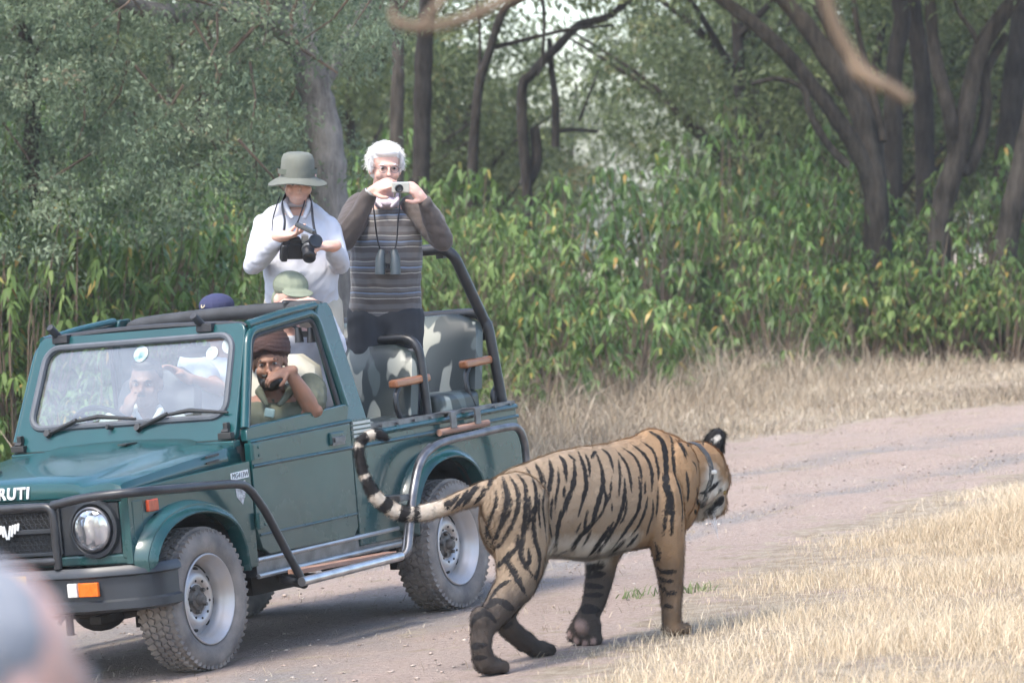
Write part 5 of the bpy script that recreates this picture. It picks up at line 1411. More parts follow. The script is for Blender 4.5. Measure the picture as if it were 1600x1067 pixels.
# ------------------------------------------------------------------ people
def skin(name, c): return mat(name, c, rough=.5, var=.08, scale=20, spec=.35, sub=.12, col2=tuple(min(1, k * f) for k, f in zip(c, (1.12, 1.0, .95))))
SK_pale = skin('skin_pale', (.56, .36, .29)); SK_pink = skin('skin_pink', (.60, .385, .32)); SK_brown = skin('skin_brown', (.25, .14, .095)); SK_mid = skin('skin_mid', (.38, .21, .14))
M_shirtw = mat('white_cotton', (.50, .51, .56), rough=.9, var=.05, scale=5, bump=.25, bscale=22)
M_olive = mat('olive_cloth', (.085, .092, .064), rough=.85, var=.12, scale=6, bump=.2, bscale=18)
M_hat = mat('grey_green_felt', (.125, .132, .11), rough=.9, var=.12, scale=9, bump=.2, bscale=80)
M_cap = mat('pale_olive_cap', (.20, .225, .165), rough=.9, var=.12, scale=9, bump=.2, bscale=80)
M_blue = mat('navy_cap', (.028, .032, .085), rough=.85, var=.12, scale=9)
M_turban = mat('maroon_turban', (.062, .032, .029), rough=.85, var=.3, scale=3, stretch=(3, 3, 22), bump=.3, bscale=9)
M_hairw = mat('white_hair', (.74, .73, .72), rough=.6, var=.10, scale=30)
M_hairb = mat('black_hair', (.018, .015, .014), rough=.5, var=.3, scale=30)
M_hairg = mat('grey_hair', (.26, .265, .285), rough=.7, var=.12, scale=20)
M_trouser = mat('dark_trousers', (.022, .025, .032), rough=.85, var=.2, scale=5, bump=.2, bscale=14)
M_beige = mat('beige_trousers', (.42, .38, .31), rough=.85, var=.08, scale=5, bump=.2, bscale=14)
M_strap = mat('black_strap', (.02, .02, .026), rough=.6); M_belt = mat('brown_belt', (.10, .035, .02), rough=.5)
M_eyew = mat('eye_white', (.36, .34, .32), rough=.25, var=.02); M_iris = mat('iris', (.02, .012, .01), rough=.1)
M_cam = mat('camera_black', (.02, .021, .024), rough=.4); M_silver = mat('camera_silver', (.55, .54, .50), rough=.3, metal=.6, var=.05)
M_drv = mat('driver_shirt', (.62, .64, .60), rough=.85, var=.05, bump=.2, bscale=14); M_lips = mat('lips', (.38, .17, .14), rough=.5)

def sweater_mat():
    m = bpy.data.materials.new('striped_knit'); m.use_nodes = True
    nt = m.node_tree; bs = nt.nodes['Principled BSDF']; L = nt.links.new
    tc = nt.nodes.new('ShaderNodeTexCoord'); sp = nt.nodes.new('ShaderNodeSeparateXYZ'); L(tc.outputs['Object'], sp.inputs[0])
    n = nt.nodes.new('ShaderNodeTexNoise'); n.inputs['Scale'].default_value = 5; L(tc.outputs['Object'], n.inputs['Vector'])
    a = nt.nodes.new('ShaderNodeMath'); a.operation = 'MULTIPLY_ADD'; a.inputs[1].default_value = .034; L(n.outputs['Fac'], a.inputs[0]); L(sp.outputs[2], a.inputs[2])
    d = nt.nodes.new('ShaderNodeMath'); d.operation = 'MULTIPLY_ADD'; d.inputs[1].default_value = 1 / .135; d.inputs[2].default_value = .47; L(a.outputs[0], d.inputs[0])
    f = nt.nodes.new('ShaderNodeMath'); f.operation = 'FRACT'; L(d.outputs[0], f.inputs[0])
    r = nt.nodes.new('ShaderNodeValToRGB'); r.color_ramp.interpolation = 'CONSTANT'
    bc, cr, bl, gy = (.078, .070, .070), (.30, .29, .27), (.15, .20, .29), (.115, .112, .118)
    st = [(0, bc), (.20, cr), (.245, bc), (.30, gy), (.40, bl), (.46, bc), (.52, gy), (.64, cr), (.675, bc), (.80, gy)]
    while len(r.color_ramp.elements) < len(st): r.color_ramp.elements.new(.5)
    for e, (p, c) in zip(r.color_ramp.elements, st): e.position = p; e.color = (*c, 1)
    L(f.outputs[0], r.inputs[0]); L(r.outputs[0], bs.inputs['Base Color']); bs.inputs['Roughness'].default_value = .9; bs.inputs['Sheen Weight'].default_value = .15
    return m
M_knit = sweater_mat(); M_sleeve = mat('brown_knit', (.075, .060, .054), rough=.9, var=.12, scale=30, bump=.2, bscale=90, sheen=.15)

def person(label, loc, group=None):
    r = empty('person', tuple(loc)); tag(r, label, 'person', group); return r
def basis(f, up=(0, 0, 1)):
    f = Vector(f).normalized(); up = Vector(up); s = f.cross(up).normalized(); u = s.cross(f)
    return Matrix((f, s, u)).transposed()          # columns: forward, right, up
def head(b, c, m, k=1.0, jaw=1.0):
    """skull, brow, nose, cheeks, jaw, lips and ears round centre c; m = basis(forward)"""
    P = lambda f, s, u: Vector(c) + m @ Vector((f, s, u)) * k
    E = lambda f, s, u, r: b.ell(P(f, s, u), tuple(q * k for q in r), m)
    E(-.01, 0, .03, (.098, .076, .092)); E(.025, 0, -.035, (.068, .062, .075)); E(.045, 0, -.085, (.045, .042 * jaw, .032)); E(.01, 0, -.06, (.06, .058 * jaw, .05))
    E(.085, 0, .022, (.014, .05, .012)); E(.096, 0, -.012, (.016, .010, .024)); E(.107, 0, -.028, (.014, .014, .010)); E(.082, 0, -.066, (.016, .024, .010))
    for s in (1, -1):
        E(.062, s * .040, -.03, (.028, .024, .026)); E(-.005, s * .079, -.01, (.018, .008, .032)); E(-.012, s * .084, .005, (.014, .007, .02))
    b.cap(P(-.025, 0, -.06), .055 * k, P(-.045, 0, -.16), .060 * k)
    return P
def eyes(root, P, m, k=1.0, brow=M_hairb):
    for s in (1, -1):
        e = MB(); e.ell(P(.080, s * .031, .004), (.008 * k, .0125 * k, .0058 * k), m); eo = rel(e.obj('eye', M_eyew), root)
        e = MB(); e.ell(P(.0865, s * .031, .004), (.004 * k, .0062 * k, .0055 * k), m); o = e.obj('iris', M_iris); o.parent = eo
        e = MB(); e.chain([P(.090, s * .016, .020), P(.090, s * .032, .026), P(.078, s * .050, .020)], [.0045 * k, .0055 * k, .003 * k]); rel(e.fuse('eyebrow', brow, voxel=.003, smooth=1), root)
def hand(b, w, d, n, side=1, curl=.5, k=1.0, spread=.018):
    """palm, four fingers of different length and a thumb; fingers along d, palm faces n"""
    w = Vector(w); d = Vector(d).normalized(); n = Vector(n); n = (n - d * n.dot(d)).normalized(); t = d.cross(n) * side
    m = Matrix((d, t, n)).transposed()
    b.ell(w + d * .045 * k, (.055 * k, .042 * k, .019 * k), m); b.cap(w - d * .02 * k, .027 * k, w + d * .03 * k, .029 * k)
    for i, (ln, off) in enumerate(((.070, .0345), (.078, .0115), (.073, -.0115), (.058, -.0335))):
        p = w + d * (.083 - .006 * abs(i - 1)) * k + t * off * k; a = 0.25
        dd = (d + t * off * spread * 20 * .5).normalized()
        for j, fr in enumerate((.45, .32, .23)):
            ax = dd * math.cos(a) + n * math.sin(a); q = p + ax * ln * fr * k
            b.cap(p, (.0088 - .0006 * j) * k, q, (.0083 - .0006 * j) * k, 10); p = q; a += curl
    p = w + d * .022 * k + t * .034 * k; dd = (d * .55 + t * .65 + n * .45).normalized(); q = p + dd * .036 * k
    b.cap(p, .0125 * k, q, .0115 * k, 10); dd = (d * .85 + t * .15 + n * .6).normalized(); b.cap(q, .0112 * k, q + dd * .030 * k, .009 * k, 10)
def torso(b, neck, pelv, m, sh=.19, ch=.115, wa=.15, wd=.10, infl=0.0, belly=0.0):
    """rounded trunk from the neck base to the pelvis; m = basis(chest direction)"""
    neck, pelv = Vector(neck), Vector(pelv); rings = []
    for t, w, d_, fo in ((0, .055, .055, 0), (.04, .10, .07, 0), (.10, sh * .90, .088, .0), (.17, sh, .105, .005), (.35, sh * .97, ch, .018), (.6, wa * 1.02, wd * 1.05, .02 + belly), (.8, wa, wd, .02 + belly), (1.0, wa * 1.04, wd, .0), (1.12, wa * .8, wd * .8, 0)):
        c = neck + (pelv - neck) * t + m @ Vector((fo - .012, 0, 0))
        rings.append([c + m @ Vector(((d_ + infl + (belly if math.cos(a) > 0 else 0) * math.sin(min(1, max(0, (t - .2) / .7)) * math.pi)) * math.copysign(abs(math.cos(a)) ** .85, math.cos(a)), (w + infl) * math.copysign(abs(math.sin(a)) ** .85, math.sin(a)), 0)) for a in np.linspace(0, 2 * math.pi, 24, endpoint=False)])
    b.loft(rings)
def strap(root, pts, w=.012, nm='strap', m_=None, n=5, up=None):
    b = MB(); b.tube(catmull(pts, n), w, 6, squash=.35); return rel(b.obj(nm, m_ or M_strap), root)

# ---- man in the white shirt and felt hat, looking down at his camera
Y1 = 21.17
A = lambda x, y, d=0.0: px(x, y, Y1 + d)
W1 = person('standing man in a white shirt and grey-green brimmed hat, looking down at his camera', vw(.50, .30, .50))
b = MB(); hm = basis((.10, -.90, -.40)); P = head(b, A(466, 279, .0), hm, 1.04, 1.12)
pel, nk = A(474, 492, .10), A(464, 326, .05)
torso(b, nk, pel, basis((.05, -1, 0)), .17, .10, .15, .10, -.02)
RA_, RE, RWr = A(412, 354, .06), A(396, 415, -.08), A(437, 370, -.30)
LA_, LE, LWr = A(514, 354, .06), A(532, 412, -.05), A(520, 384, -.28)
b.chain([RA_, RE, RWr], [.048, .036, .027]); b.chain([LA_, LE, LWr], [.048, .036, .027])
hand(b, RWr, (.85, -.25, .12), (.25, -.2, .9), -1, .55); hand(b, LWr, (-.75, -.3, -.05), (-.2, .1, -.9), -1, .65)
fl1 = vw(.50, .30, .52)
for s in (1, -1):
    kn = Vector((pel.x + s * .10, pel.y + .02, (pel.z + fl1.z) / 2)); ft = Vector((pel.x + s * .11, pel.y + .04, vw(.5, .3, .52).z + .06))
    b.chain([pel + Vector((s * .09, 0, -.02)), kn, ft], [.085, .06, .045]); b.cap(ft + Vector((0, .03, -.02)), .045, ft + Vector((0, -.16, -.03)), .035)
rel(b.fuse('body', SK_pale, voxel=.0058, smooth=2), W1); eyes(W1, P, hm, 1.04, M_hairg)
b = MB(); torso(b, nk + Vector((0, 0, -.03)), pel + Vector((0, 0, .03)), basis((.05, -1, 0)), .185, .12, .175, .125, .010, .02)
sl = lambda p, q, t: p + (q - p) * t
b.chain([RA_, sl(RA_, RE, .5), RE, sl(RE, RWr, .55), sl(RE, RWr, .86)], [.060, .058, .053, .047, .040]); b.chain([LA_, sl(LA_, LE, .5), LE, sl(LE, LWr, .55), sl(LE, LWr, .80)], [.060, .058, .053, .047, .040])
b.cap(A(424, 340, .05), .040, A(444, 326, .05), .034); b.cap(A(504, 340, .05), .040, A(484, 326, .05), .034)
shirt = rel(b.fuse('shirt', M_shirtw, voxel=.008, smooth=4, noise=.008, nscale=.10, seed=3), W1)
b = MB()
for s in (1, -1): b.chain([A(464 + s * 17, 312, .03), A(464 + s * 21, 320, -.05), A(466 + s * 10, 340, -.10)], [.018, .020, .012])
b.ell(A(464, 316, .06), (.07, .045, .03)); o = rel(b.fuse('shirt_collar', M_shirtw, voxel=.005, smooth=3), W1)
b = MB()
for s in (1, -1): b.chain([pel + Vector((s * .085, .0, .03)), Vector((pel.x + s * .10, pel.y + .02, (pel.z + fl1.z) / 2)), Vector((pel.x + s * .11, pel.y + .04, fl1.z + .06))], [.125, .09, .075])
b.ell(pel + Vector((0, 0, .02)), (.185, .125, .11)); rel(b.fuse('trousers', M_beige, voxel=.014, smooth=4, noise=.006, nscale=.1, seed=2), W1)
b = MB(); b.lathe([(.185, -.02), (.19, 0), (.185, .02)], pel + Vector((0, 0, .075)), (0, 0, 1), 28); b.v = [(pel.x + (x - pel.x) * 1.0, pel.y + (y - pel.y) * .74, z) for x, y, z in b.v]; rel(b.obj('belt', M_belt), W1)
# hat: crown and drooping brim
hb = basis((.10, -.97, -.10)); hc_ = A(465, 271, -.04); b = MB(); rings = []
for r_, u, sq in ((.098, -.030, 1), (.099, .0, 1), (.097, .035, 1), (.093, .072, 1), (.083, .095, 1), (.062, .105, 1), (.001, .109, 1)):
    rings.append([hc_ + hb @ Vector((r_ * 1.14 * math.cos(a), r_ * .89 * math.sin(a), u)) for a in np.linspace(0, 6.2832, 32, endpoint=False)])
b.loft(rings, caps=False); rings = []
for r_, u in ((.094, -.012), (.12, -.020), (.145, -.030), (.163, -.042), (.160, -.048), (.12, -.030), (.09, -.025)):
    rings.append([hc_ + hb @ Vector((r_ * 1.06 * math.cos(a), r_ * .92 * math.sin(a), u - .012 * abs(math.sin(a)) ** 2 * (r_ > .1) + .010 * math.sin(3 * a + .5) * (r_ - .09) * 8)) for a in np.linspace(0, 6.2832, 32, endpoint=False)])
b.loft(rings, caps=False); ho = rel(b.obj('hat', M_hat, angle=70), W1)
b = MB(); b.lathe([(.1005, .0), (.1005, .026)], hc_, hb.col[2], 32); o = b.obj('hat_band', mat('hat_band', (.10, .115, .09), rough=.9)); o.parent = ho
b = MB(); b.ell(P(-.03, 0, .0), (.092, .087, .085), hm); rel(b.obj('hair', M_hairg, angle=80), W1)
# the camera he works on and a second one in his hand
K = empty('slr_camera', tuple(A(467, 392, -.30))); tag(K, 'black camera with a silver-ringed lens hanging at the white-shirted man\'s chest', 'camera')
kb = basis((.25, -.85, -.30)); c = A(459, 391, -.26)
b = MB(); b.box(c, (.055, .135, .085), kb); b.box(c + kb @ Vector((0, .0, .052)), (.05, .06, .035), kb); b.box(c + kb @ Vector((.02, .055, -.005)), (.05, .035, .09), kb); rel(b.obj('camera_body', M_cam, bevel=.01), K)
lc = A(483, 388, -.29); la = Vector((.05, -.80, -.55)).normalized()
b = MB(); b.lathe([(.0, -.03), (.034, -.03), (.034, .02), (.037, .022), (.037, .05), (.033, .055), (.033, .085), (.026, .088), (.0, .075)], lc, la, 24); ln = rel(b.obj('lens', M_cam), K)
b = MB(); b.lathe([(.0375, .0), (.0385, .004), (.0385, .018), (.0375, .022)], lc, la, 24); b.box(A(476, 373, -.28), (.035, .03, .04), kb); o = b.obj('silver_ring', M_silver); o.parent = ln
rel_s = lambda pts, w: strap(K, pts, w, 'neck_strap')
rel_s([A(446, 306, .02), A(441, 322, -.07), A(445, 345, -.14), A(443, 365, -.2), A(440, 385, -.25)], .017)
rel_s([A(484, 306, .02), A(487, 322, -.07), A(489, 345, -.14), A(492, 362, -.2), A(497, 378, -.26)], .017)
rel_s([A(437, 308, .02), A(431, 325, -.06), A(426, 345, -.12), A(425, 360, -.16)], .007)
rel_s([A(478, 308, .02), A(473, 325, -.10), A(466, 345, -.16), A(462, 352, -.22)], .008)
K2 = MB(); K2.box(A(477, 357, -.40), (.105, .05, .022), basis((.85, -.2, -.40))); o = K2.obj('pocket_camera', mat('dark_metal_case', (.07, .075, .08), rough=.3, metal=.5), bevel=.006)
tag(o, 'flat dark grey pocket device in the white-shirted man\'s fingers', 'device')
K3 = MB(); K3.lathe([(.0, -.01), (.034, -.01), (.036, .0), (.034, .012), (.0, .012)], A(493, 377, -.37), (.3, -.8, .3), 20); o = K3.obj('lens_cap', M_cam); tag(o, 'round black lens cap in the white-shirted man\'s other hand', 'lens cap')

# ---- white-haired man photographing, in a striped jumper
Y2 = 21.62
A = lambda x, y, d=0.0: px(x, y, Y2 + d)
W2 = person('white-haired man in a striped dark jumper, standing and holding a small camera to his face', vw(-.10, .45, .50))
b = MB(); hm = basis((.22, -.95, -.12)); P = head(b, A(602, 262, 0), hm, 1.0)
pel, nk = A(602, 505, .08), A(604, 312, .03); tm = basis((.08, -1, 0))
torso(b, nk, pel, tm, .16, .09, .14, .09, -.015)
RA_, RE, RWr = A(556, 325, .04), A(540, 372, -.16), A(580, 300, -.24)
LA_, LE, LWr = A(655, 325, .04), A(692, 376, -.12), A(662, 313, -.24)
b.chain([RA_, RE, RWr], [.055, .042, .028]); b.chain([LA_, LE, LWr], [.055, .042, .028])
hand(b, RWr, (.78, -.25, .45), (.30, .55, -.50), -1, .45, 1.0); hand(b, LWr, (-.62, -.30, .70), (-.55, .55, -.35), 1, .55, 1.0)
fz = vw(-.1, .45, .52).z
for s in (1, -1):
    kn = Vector((pel.x + s * .10, pel.y + .02, (pel.z + fz) / 2)); ft = Vector((pel.x + s * .11, pel.y + .04, fz + .06))
    b.chain([pel + Vector((s * .09, 0, -.02)), kn, ft], [.085, .06, .045]); b.cap(ft + Vector((0, .03, -.02)), .045, ft + Vector((0, -.16, -.03)), .035)
rel(b.fuse('body', SK_pink, voxel=.0058, smooth=2), W2); eyes(W2, P, hm, 1.0, M_hairw)
b = MB(); torso(b, nk + Vector((0, 0, -.035)), pel + Vector((0, 0, .06)), tm, .185, .12, .178, .125, .006, .012)
rel(b.fuse('jumper', M_knit, voxel=.008, smooth=4, noise=.006, nscale=.09, seed=5), W2)
b = MB(); b.chain([RA_ + Vector((.02, 0, .0)), sl(RA_, RE, .5), RE, sl(RE, RWr, .5), sl(RE, RWr, .92)], [.084, .076, .060, .052, .040]); rel(b.fuse('sleeve', M_sleeve, voxel=.008, smooth=4, noise=.006, nscale=.07, seed=6), W2)
b = MB(); b.chain([LA_ + Vector((-.02, 0, .0)), sl(LA_, LE, .5), LE, sl(LE, LWr, .5), sl(LE, LWr, .90)], [.084, .076, .060, .052, .040]); rel(b.fuse('sleeve', M_sleeve, voxel=.008, smooth=4, noise=.006, nscale=.07, seed=7), W2)
b = MB()
for s in (1, -1): b.chain([A(604 + s * 17, 305, .03), A(604 + s * 18, 312, -.05), A(604 + s * 8, 323, -.095)], [.012, .013, .009])
b.ell(A(604, 318, .0), (.066, .075, .035)); rel(b.fuse('shirt_collar', mat('pink_shirt', (.50, .43, .47), rough=.8), voxel=.005, smooth=2), W2)
b = MB()
for s in (1, -1): b.chain([pel + Vector((s * .085, 0, .03)), Vector((pel.x + s * .095, pel.y + .02, (pel.z + fz) / 2)), Vector((pel.x + s * .11, pel.y + .04, fz + .06))], [.118, .095, .08])
b.ell(pel + Vector((0, 0, .04)), (.18, .12, .12)); rel(b.fuse('trousers', M_trouser, voxel=.012, smooth=4, noise=.006, nscale=.1, seed=8), W2)
b = MB(); rs = np.random.RandomState(3)
b.ell(P(-.022, 0, .062), (.098, .082, .070), hm); b.ell(P(-.05, 0, -.01), (.06, .084, .07), hm); b.ell(P(.05, .005, .088), (.046, .066, .032), hm); b.ell(P(-.015, .074, .012), (.045, .016, .05), hm); b.ell(P(-.015, -.074, .012), (.045, .016, .05), hm)
rel(b.fuse('hair', M_hairw, voxel=.0055, smooth=2), W2)
b = MB()
for k in range(2600):
    th = rs.uniform(0, 6.28); el = rs.uniform(-.45, 1.55); d_ = Vector((math.cos(el) * math.cos(th), math.cos(el) * math.sin(th), math.sin(el)))
    if d_.x > .62 and d_.z < .5: continue
    fwd_ = rs.uniform(.0, .03); q_ = rs.uniform(1.04, 1.24)
    p0 = P(-.03 + d_.x * .088, d_.y * .082, .045 + d_.z * .085); p1 = P(-.03 + d_.x * .10 + fwd_, d_.y * .097, .045 + d_.z * .098 - .006); p2 = P(-.03 + d_.x * .088 * q_ + fwd_ * 1.6, d_.y * .084 * q_ + rs.normal() * .01, .045 + d_.z * .085 * q_ - .016 + rs.normal() * .008)
    b.tube([p0, p1, p2], [.0014, .0013, .0005], 3)
o = rel(b.obj('hair_strands', M_hairw, angle=80), W2); o['kind'] = 'stuff'
b = MB()
for s in (1, -1): b.tube([P(.098, s * .031 + .022 * math.cos(a * .5236), .0 + .017 * math.sin(a * .5236)) for a in range(12)], .0016, 5, closed=True); b.tube([P(.097, s * .053, .004), P(.05, s * .075, .006), P(0, s * .082, .004)], .0016, 5)
b.tube([P(.10, .009, .003), P(.10, -.009, .003)], .0016, 5); rel(b.obj('glasses', M_steel), W2)
b = MB(); b.lathe([(.034, -.006), (.036, 0), (.034, .006)], RWr, (RE - RWr), 18); rel(b.obj('wristband', M_silver), W2)
K = empty('compact_camera', tuple(A(627, 293, -.33))); tag(K, 'small silver compact camera held up by the white-haired man', 'camera')
kb = basis((.12, -.99, -.05)); c = A(626, 293, -.345)
b = MB(); b.box(c, (.026, .092, .056), kb); rel(b.obj('camera_body', M_silver, bevel=.007), K)
b = MB(); b.lathe([(.021, -.0), (.021, .02), (.017, .022), (.012, .016), (.0, .014)], c + kb @ Vector((.013, .010, -.004)), kb.col[0], 20); rel(b.obj('lens', M_cam), K)
K = empty('binoculars', tuple(A(606, 411, -.16))); tag(K, 'black binoculars hanging on the striped jumper', 'binoculars')
for s in (1, -1):
    b = MB(); x = 606 + s * 9.5
    b.tube([A(x, 391, -.165), A(x + s, 398, -.170), A(x + s * 2, 404, -.175), A(x + s * 2.5, 429, -.18)], [.017, .021, .026, .027], 14); rel(b.obj('barrel', mat('rubber_armour', (.045, .06, .07), rough=.5)), K)
b = MB(); b.box(A(606, 404, -.17), (.03, .03, .05)); b.tube([A(606, 393, -.17), A(606, 420, -.17)], .010, 8); rel(b.obj('bridge', M_cam), K)
strap(K, [A(582, 300, .0), A(583, 316, -.10), A(586, 345, -.135), A(590, 375, -.145), A(596, 396, -.16)], .011, 'neck_strap')
strap(K, [A(624, 300, .0), A(625, 316, -.10), A(622, 345, -.135), A(620, 375, -.145), A(616, 396, -.16)], .011, 'neck_strap')

# ---- turbaned man in the front seat, elbow on the door, hand at his mouth
Y3 = 20.42
A = lambda x, y, d=0.0: px(x, y, Y3 + d)
W3 = person('bearded man in a maroon turban and olive shirt, elbow resting on the jeep door', vw(1.25, .40, .50))
b = MB(); hm = basis((-.02, -.99, -.10)); hm = hm @ Matrix.Rotation(R(-7), 3, 'X'); P = head(b, A(421, 567, .06), hm, 1.02)
nk, pel = A(430, 612, .12), vw(1.16, .36, .93); tm = basis((-.35, -.93, 0))
torso(b, nk, pel, tm, .17, .09, .15, .09, -.015)
LA_, LE, LWr = A(488, 626, .12), A(487, 637, .02), A(452, 580, -.08)
b.chain([LA_ + Vector((0, .04, .04)), LE], [.058, .046]); b.chain([LE, sl(LE, LWr, .35), LWr], [.046, .044, .029])
b.cap(A(478, 647, .02), .030, A(494, 641, .02), .034)
hand(b, LWr, (-.88, -.15, -.22), (-.25, .35, -.85), 1, .62, .95)
b.chain([A(388, 640, .22), A(375, 690, .1), A(400, 715, -.15)], [.055, .045, .03])
for s in (1, -1):
    kn = vw(1.62, .36 + s * .12, .95); ft = vw(1.72, .36 + s * .12, .54); b.chain([vw(1.18, .36 + s * .10, .93), kn, ft], [.085, .06, .045])
rel(b.fuse('body', SK_brown, voxel=.0058, smooth=2), W3); eyes(W3, P, hm, 1.02)
b = MB(); torso(b, nk + Vector((0, 0, -.03)), pel, tm, .205, .135, .19, .14, .010, .01)
b.chain([LA_ + Vector((-.01, .05, .05)), sl(LA_ + Vector((0, .05, .05)), LE, .75)], [.085, .072]); b.chain([A(392, 640, .22), A(380, 668, .15)], [.075, .07])
rel(b.fuse('shirt', M_olive, voxel=.008, smooth=4, noise=.007, nscale=.07, seed=12), W3)
b = MB()
for s in (1, -1): b.chain([A(430 + s * 20, 604, .10), A(429 + s * 24, 612, .0), A(427 + s * 10, 632, -.05)], [.018, .022, .012])
b.ell(A(430, 608, .13), (.075, .045, .03)); rel(b.fuse('shirt_collar', M_olive, voxel=.005, smooth=2), W3)
b = MB(); b.box(A(421, 645, -.085), (.05, .02, .045), (0, R(10), 0)); rel(b.obj('pocket_item', mat('pale_green_item', (.38, .48, .42), rough=.4), bevel=.008), W3)
b = MB()
for s in (1, -1): b.chain([vw(1.18, .36 + s * .09, .93), vw(1.62, .36 + s * .12, .95), vw(1.72, .36 + s * .12, .56)], [.11, .08, .07])
rel(b.fuse('trousers', M_olive, voxel=.016, smooth=3), W3)
b = MB(); b.ell(P(.035, 0, -.088), (.062, .062, .045), hm); b.ell(P(.02, .045, -.055), (.045, .022, .05), hm); b.ell(P(.02, -.045, -.055), (.045, .022, .05), hm); b.ell(P(.098, .016, -.048), (.014, .022, .008), hm); b.ell(P(.098, -.016, -.048), (.014, .022, .008), hm)
rel(b.fuse('beard', M_hairb, voxel=.0045, smooth=2, noise=.002, nscale=.02), W3)
# turban: wound layers of cloth rising to a peak above the brow
b = MB(); tb_ = lambda f, s, u: P(f, s, u)
TC, TRd = (-.022, 0, .072), (.112, .097, .096)
b.ell(tb_(*TC), TRd, hm); b.ell(tb_(-.05, 0, .03), (.085, .095, .06), hm)
def on_dome(a, u):
    q = max(.12, 1 - ((u - TC[2]) / (TRd[2] + .012)) ** 2) ** .5
    return tb_(TC[0] + (TRd[0] + .003) * q * math.cos(a), (TRd[1] + .003) * q * math.sin(a), u)
for s in (1, -1):
    for k in range(6):
        uf, ub = .088 + .015 * k, .012 + .024 * k
        pts = []
        for t in np.linspace(-.10, 1, 16):
            a = math.pi * t * s; uu = uf + (ub - uf) * (max(0, t) ** .75) + (.006 if s > 0 else 0)
            pts.append(on_dome(a, uu))
        b.tube(pts, .0145, 8, squash=.9)
rel(b.fuse('turban', M_turban, voxel=.0042, smooth=1), W3)
b = MB(); b.ell(tb_(.066, .0, .072), (.024, .03, .016), hm); rel(b.obj('turban_underband', M_strap), W3)

# ---- driver behind the windscreen
Y4 = 20.9
A = lambda x, y, d=0.0: px(x, y, Y4 + d)
W4 = person('dark-haired driver in a pale shirt behind the windscreen, hand raised to his cheek', vw(1.15, -.36, .50))
b = MB(); hm = basis((-.15, -.98, -.05)); P = head(b, A(228, 600, 0), hm, 1.0)
nk, pel = A(230, 645, .06), vw(1.14, -.34, .92); tm = basis((-.45, -.89, 0)); torso(b, nk, pel, tm, .19, .115, .165, .12, -.012)
RA_, RE, RWr = A(178, 668, .08), A(170, 705, -.18), A(196, 652, -.14); LA_, LE, LWr = A(280, 665, .1), A(300, 730, -.05), A(240, 720, -.25)
b.chain([RA_, RE, RWr], [.05, .04, .028]); b.chain([LA_, LE, LWr], [.05, .04, .028]); hand(b, RWr, (.22, .15, .9), (.5, .8, -.1), 1, .25, .9); hand(b, LWr, (-.9, -.2, .2), (0, 0, -1), -1, .8)
for s in (1, -1): b.chain([vw(1.18, -.36 + s * .10, .93), vw(1.60, -.36 + s * .12, .93), vw(1.70, -.36 + s * .12, .54)], [.085, .06, .045])
rel(b.fuse('body', SK_brown, voxel=.0095, smooth=3), W4); eyes(W4, P, hm)
b = MB(); torso(b, nk + Vector((0, 0, -.03)), pel, tm, .20, .13, .18, .135, .010); b.chain([RA_, sl(RA_, RE, .7)], [.078, .068]); b.chain([LA_, sl(LA_, LE, .7)], [.078, .068]); rel(b.fuse('shirt', M_drv, voxel=.012, smooth=4, noise=.006, nscale=.08, seed=15), W4)
b = MB()
for s in (1, -1): b.chain([A(230 + s * 18, 636, .05), A(230 + s * 21, 643, -.05), A(230 + s * 8, 660, -.09)], [.018, .020, .012])
b.ell(A(230, 640, .07), (.072, .045, .03)); rel(b.fuse('shirt_collar', M_drv, voxel=.006, smooth=2), W4)
b = MB()
for s in (1, -1): b.chain([vw(1.18, -.36 + s * .09, .93), vw(1.60, -.36 + s * .12, .93), vw(1.70, -.36 + s * .12, .56)], [.11, .08, .07])
rel(b.fuse('trousers', M_trouser, voxel=.016, smooth=3), W4)
b = MB(); b.ell(P(-.03, 0, .05), (.088, .084, .085), hm); b.ell(P(.045, 0, .098), (.045, .065, .03), hm); b.ell(P(-.03, 0, -.01), (.07, .086, .06), hm); rel(b.fuse('hair', M_hairb, voxel=.006, smooth=2, noise=.003, nscale=.02), W4)
b = MB(); b.ell(P(.10, 0, -.049), (.010, .024, .006), hm); rel(b.obj('moustache', M_hairb), W4)

# ---- seated photographer in a pale olive cap
Y5 = 20.99
A = lambda x, y, d=0.0: px(x, y, Y5 + d)
W5 = person('seated person in a pale olive cap holding a dark camera to the face', vw(.66, .34, .50))
b = MB(); hm = basis((.35, -.92, -.15)); P = head(b, A(455, 470, 0), hm, 1.0)
nk, pel = A(462, 512, .05), vw(.58, .32, .92); tm = basis((.05, -1, 0)); torso(b, nk, pel, tm, .19, .11, .16, .11, -.012)
RA_, RE, RWr = A(412, 552, .05), A(410, 568, -.20), A(436, 482, -.12); LA_, LE, LWr = A(505, 545, .05), A(525, 545, -.12), A(506, 486, -.14)
b.chain([RA_, RE, RWr], [.05, .04, .027]); b.chain([LA_, LE, LWr], [.05, .04, .027]); hand(b, RWr, (.80, -.2, .45), (.2, .6, -.5), -1, .35); hand(b, LWr, (-.75, -.15, .40), (-.3, .6, -.4), 1, .5)
for s in (1, -1): b.chain([vw(.58, .32 + s * .09, .92), vw(.86, .30 + s * .10, .93), vw(.84, .30 + s * .10, .55)], [.085, .06, .045])
rel(b.fuse('body', SK_pink, voxel=.0085, smooth=3), W5); eyes(W5, P, hm)
b = MB(); torso(b, nk + Vector((0, 0, -.03)), pel, tm, .20, .125, .185, .135, .010); b.chain([RA_, RE, sl(RE, RWr, .75)], [.075, .058, .045]); b.chain([LA_, LE, sl(LE, LWr, .75)], [.075, .058, .045]); rel(b.fuse('shirt', M_shirtw, voxel=.012, smooth=4, noise=.007, nscale=.08, seed=21), W5)
b = MB()
